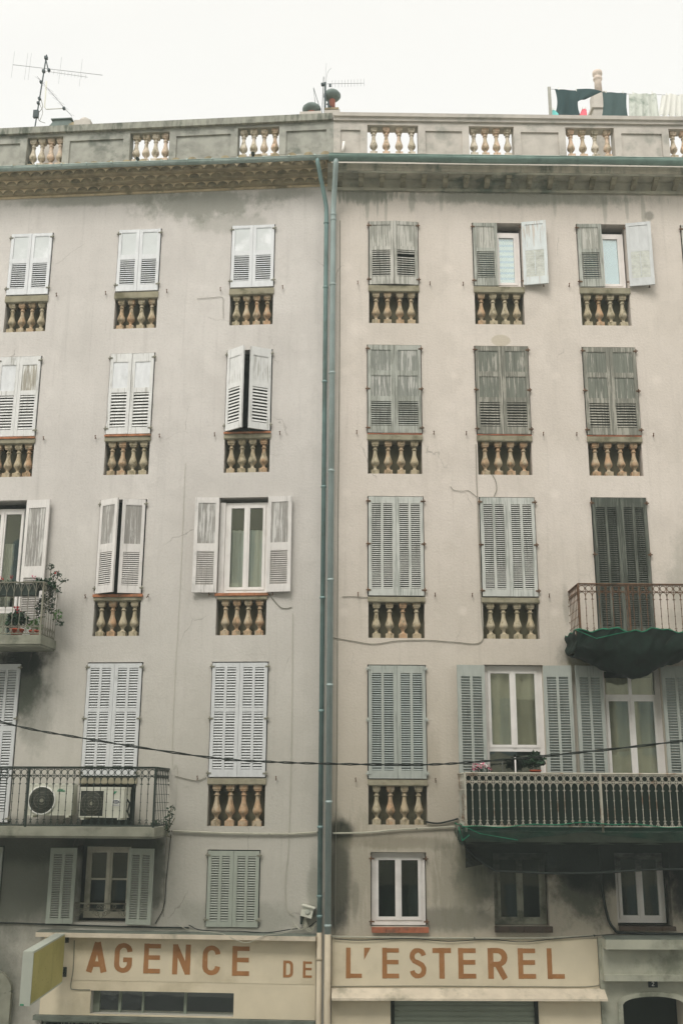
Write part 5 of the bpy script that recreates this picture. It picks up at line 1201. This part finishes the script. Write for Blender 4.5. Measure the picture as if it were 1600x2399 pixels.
def c6(e):
    q = MB(); q.box(-.12, .12, -.15, .15, 0, 1.95); q.box(-.16, .16, -.18, .18, 1.95, 2.02); q.box(-.21, .19, -.2, .2, 2.2, 2.27); q.box(-.17, .15, -.17, .17, 2.02, 2.2); q.box(-.15, .13, -.15, .15, 2.27, 2.62); q.build('stack', 'parR', e)
    MB().lathe([(.08, 2.62), (.07, 2.95), (.072, 2.97), (.09, 2.99), (.092, 3.03), (.075, 3.05), (.075, 3.08), (.1, 3.11), (.098, 3.18), (.06, 3.21)], seg=18).build('chimney_pot', 'chimp', e)
chimney('R', 5.40, 1.6, 11.25, 'tall pale chimney pot on a moulded stack behind the washing', c6, 0, 0)
q = MB(); q.box(-.4, .4, -.2, .2, 0, .72)
# washing line
Y = .8
e = empty('washing_line', W('R', 5.5, Y, 11.25), ROT['R'], 'washing line strung from a wooden post above the right parapet', 'washing line')
MB().box(-1.325, -1.285, -.02, .02, 0, 1.6).build('post', 'antd', e); MB().box(-1.335, -1.275, -.045, -.021, 1.55, 2.18).build('post_board', 'gA', e)
MB().box(2.7, 2.75, -.02, .02, 0, 2.15).build('post', 'antd', e)
MB().tube([(-1.3, 0, 2.16), (-.6, 0, 2.12), (.2, 0, 2.07), (1.2, 0, 2.06), (2.7, 0, 2.1)], .004, 4).build('line', 'cableg', e)
def garment(name, label, cat, mat, pieces, x, z):
    e = empty(name, W('R', x, Y-.02, z), ROT['R'], label, cat)
    q = MB()
    for (Lf, Rf, zt, zb, folds, amp) in pieces:
        for off in (0, .008):
            q.grid(lambda u, v: (Lf(v)+(Rf(v)-Lf(v))*u-x, off+amp*math.sin(u*folds*6.28+v*1.5)*(.3+.7*v), (zt(u) if callable(zt) else zt)*(1-v)+zb(u)*v-z if callable(zb) else (zt(u) if callable(zt) else zt)*(1-v)+zb*v-z), 40, 14)
    q.build('fabric', mat, e)
    for k in (.15, .85):
        Lf, Rf, zt = pieces[0][0], pieces[0][1], pieces[0][2]; xx = Lf(0)+(Rf(0)-Lf(0))*k-x; zz = (zt(k) if callable(zt) else zt)-z; MB().box(xx-.006, xx+.006, -.012, .02, zz-.02, zz+.04).build('peg', 'paper', e)
garment('shirt', 'dark teal shirt hung upside down with one sleeve out, nearest the post', 'shirt', 'teal', [(lambda v: 4.31-.0*v+.06*math.sin(v*2.4)-.09*v*v, lambda v: 4.80+.08*math.sin(v*2.6)*(-1)+.04*v, lambda u: 13.40-.04*u, 12.78, 2, .02),
   (lambda v: 4.72, lambda v: 5.23-.34*v, lambda u: 13.40+.05*math.sin(u*2.6)-.04*u-.03*u, lambda u: 13.12+.06*u, 1, .015)], 4.6, 12.78)
garment('shirt', 'slate teal cloth hanging in front of the chimney, right of the sleeve', 'cloth', 'teal2', [(lambda v: 5.235-.05*v+.03*math.sin(v*3), lambda v: 5.71-.02*math.sin(v*3.1), lambda u: 13.345-.02*u, 12.76, 2, .018)], 5.45, 12.76)
garment('cloth', 'pale grey green patterned cloth with loose folds on the washing line', 'cloth', 'wash', [(lambda v: 5.755-.02*v, lambda v: 6.29+.03*v, lambda u: 13.32-.012*math.sin(u*19), 12.78, 4, .03)], 6.0, 12.78)
garment('cloth', 'off white gathered cloth at the right end of the washing line', 'cloth', 'washw', [(lambda v: 6.40-.10*v, lambda v: 6.98+.03*v, lambda u: 13.31-.02*math.sin(u*15), lambda u: 12.82+.02*math.sin(u*30), 6, .03)], 6.6, 12.78)
garment('cloth', 'small pink cloth low behind the dark teal shirt', 'cloth', 'pinkc', [(lambda v: 4.82-.1*v, lambda v: 4.90+.02*v, 12.96, 12.72, 1, .01)], 4.8, 12.7)
garment('cloth', 'small turquoise cloth low beside the washing post', 'cloth', 'cyanc', [(lambda v: 4.23, lambda v: 4.28+.18*v, 12.93, 12.72, 1, .01)], 4.3, 12.7)
# a low whitewashed roof block seen through the third right opening
e = tag(MB().box(4.86, 5.13, 1.0, 1.4, 11.25, 11.93).build('roof_block', 'washw', None), 'low whitewashed block on the roof seen through the parapet balusters', 'roof block')
e.location = W('R', 0, 0, 0); e.rotation_euler = (0, 0, ROT['R'])

# ---- thin air volume added to imitate lens veiling glare
hz = MB().box(-32, 32, -29, 20, -1.3, 24.2).build('glare_haze', 'glass'); hz['kind'] = 'stuff'; hz.data.materials.clear()
hm = bpy.data.materials.new('veil_glare_air'); hm.use_nodes = True; hm.node_tree.nodes.clear()
pv = hm.node_tree.nodes.new('ShaderNodeVolumePrincipled'); pv.inputs['Color'].default_value = (.86, .96, .92, 1); pv.inputs['Density'].default_value = .0038
ho = hm.node_tree.nodes.new('ShaderNodeOutputMaterial'); hm.node_tree.links.new(pv.outputs[0], ho.inputs['Volume']); hz.data.materials.append(hm)

# ---- the building across the street (seen mirrored in the window panes; shades the lower floors)
OB = empty('apartment_building', (0, -17.9, 0), 0, 'ochre building with blue shutters across the street, mirrored in the window glass', 'building')
hs = []
for r in range(7):
    for c in range(-6, 7): hs.append((c*2.3-.5, c*2.3+.5, 1.2+r*2.9, 3.0+r*2.9, -.25, 1))
wall(hs, -16, 16, 0, 23.4, 0, 0, 0).build('wall', ('ochre', 'black'), OB)
MB().box(-16, 16, -8, -.3, 0, 23.4).build('rear_wall', 'ochre', OB)
MB().box(-16.2, 16.2, -.3, .4, 23.2, 23.45).build('cornice', 'parR', OB)
pb = None
for h in hs:
    for s_ in (-1, 1):
        xx = (h[0]+h[1])/2+s_*.78
        if pb is None: pb = MB().box(-.26, .26, .0, .04, 0, 1.8).build('shutter', 'bshut', OB, (xx, .01, h[2]))
        else: dup(pb, OB, (xx, .01, h[2]))
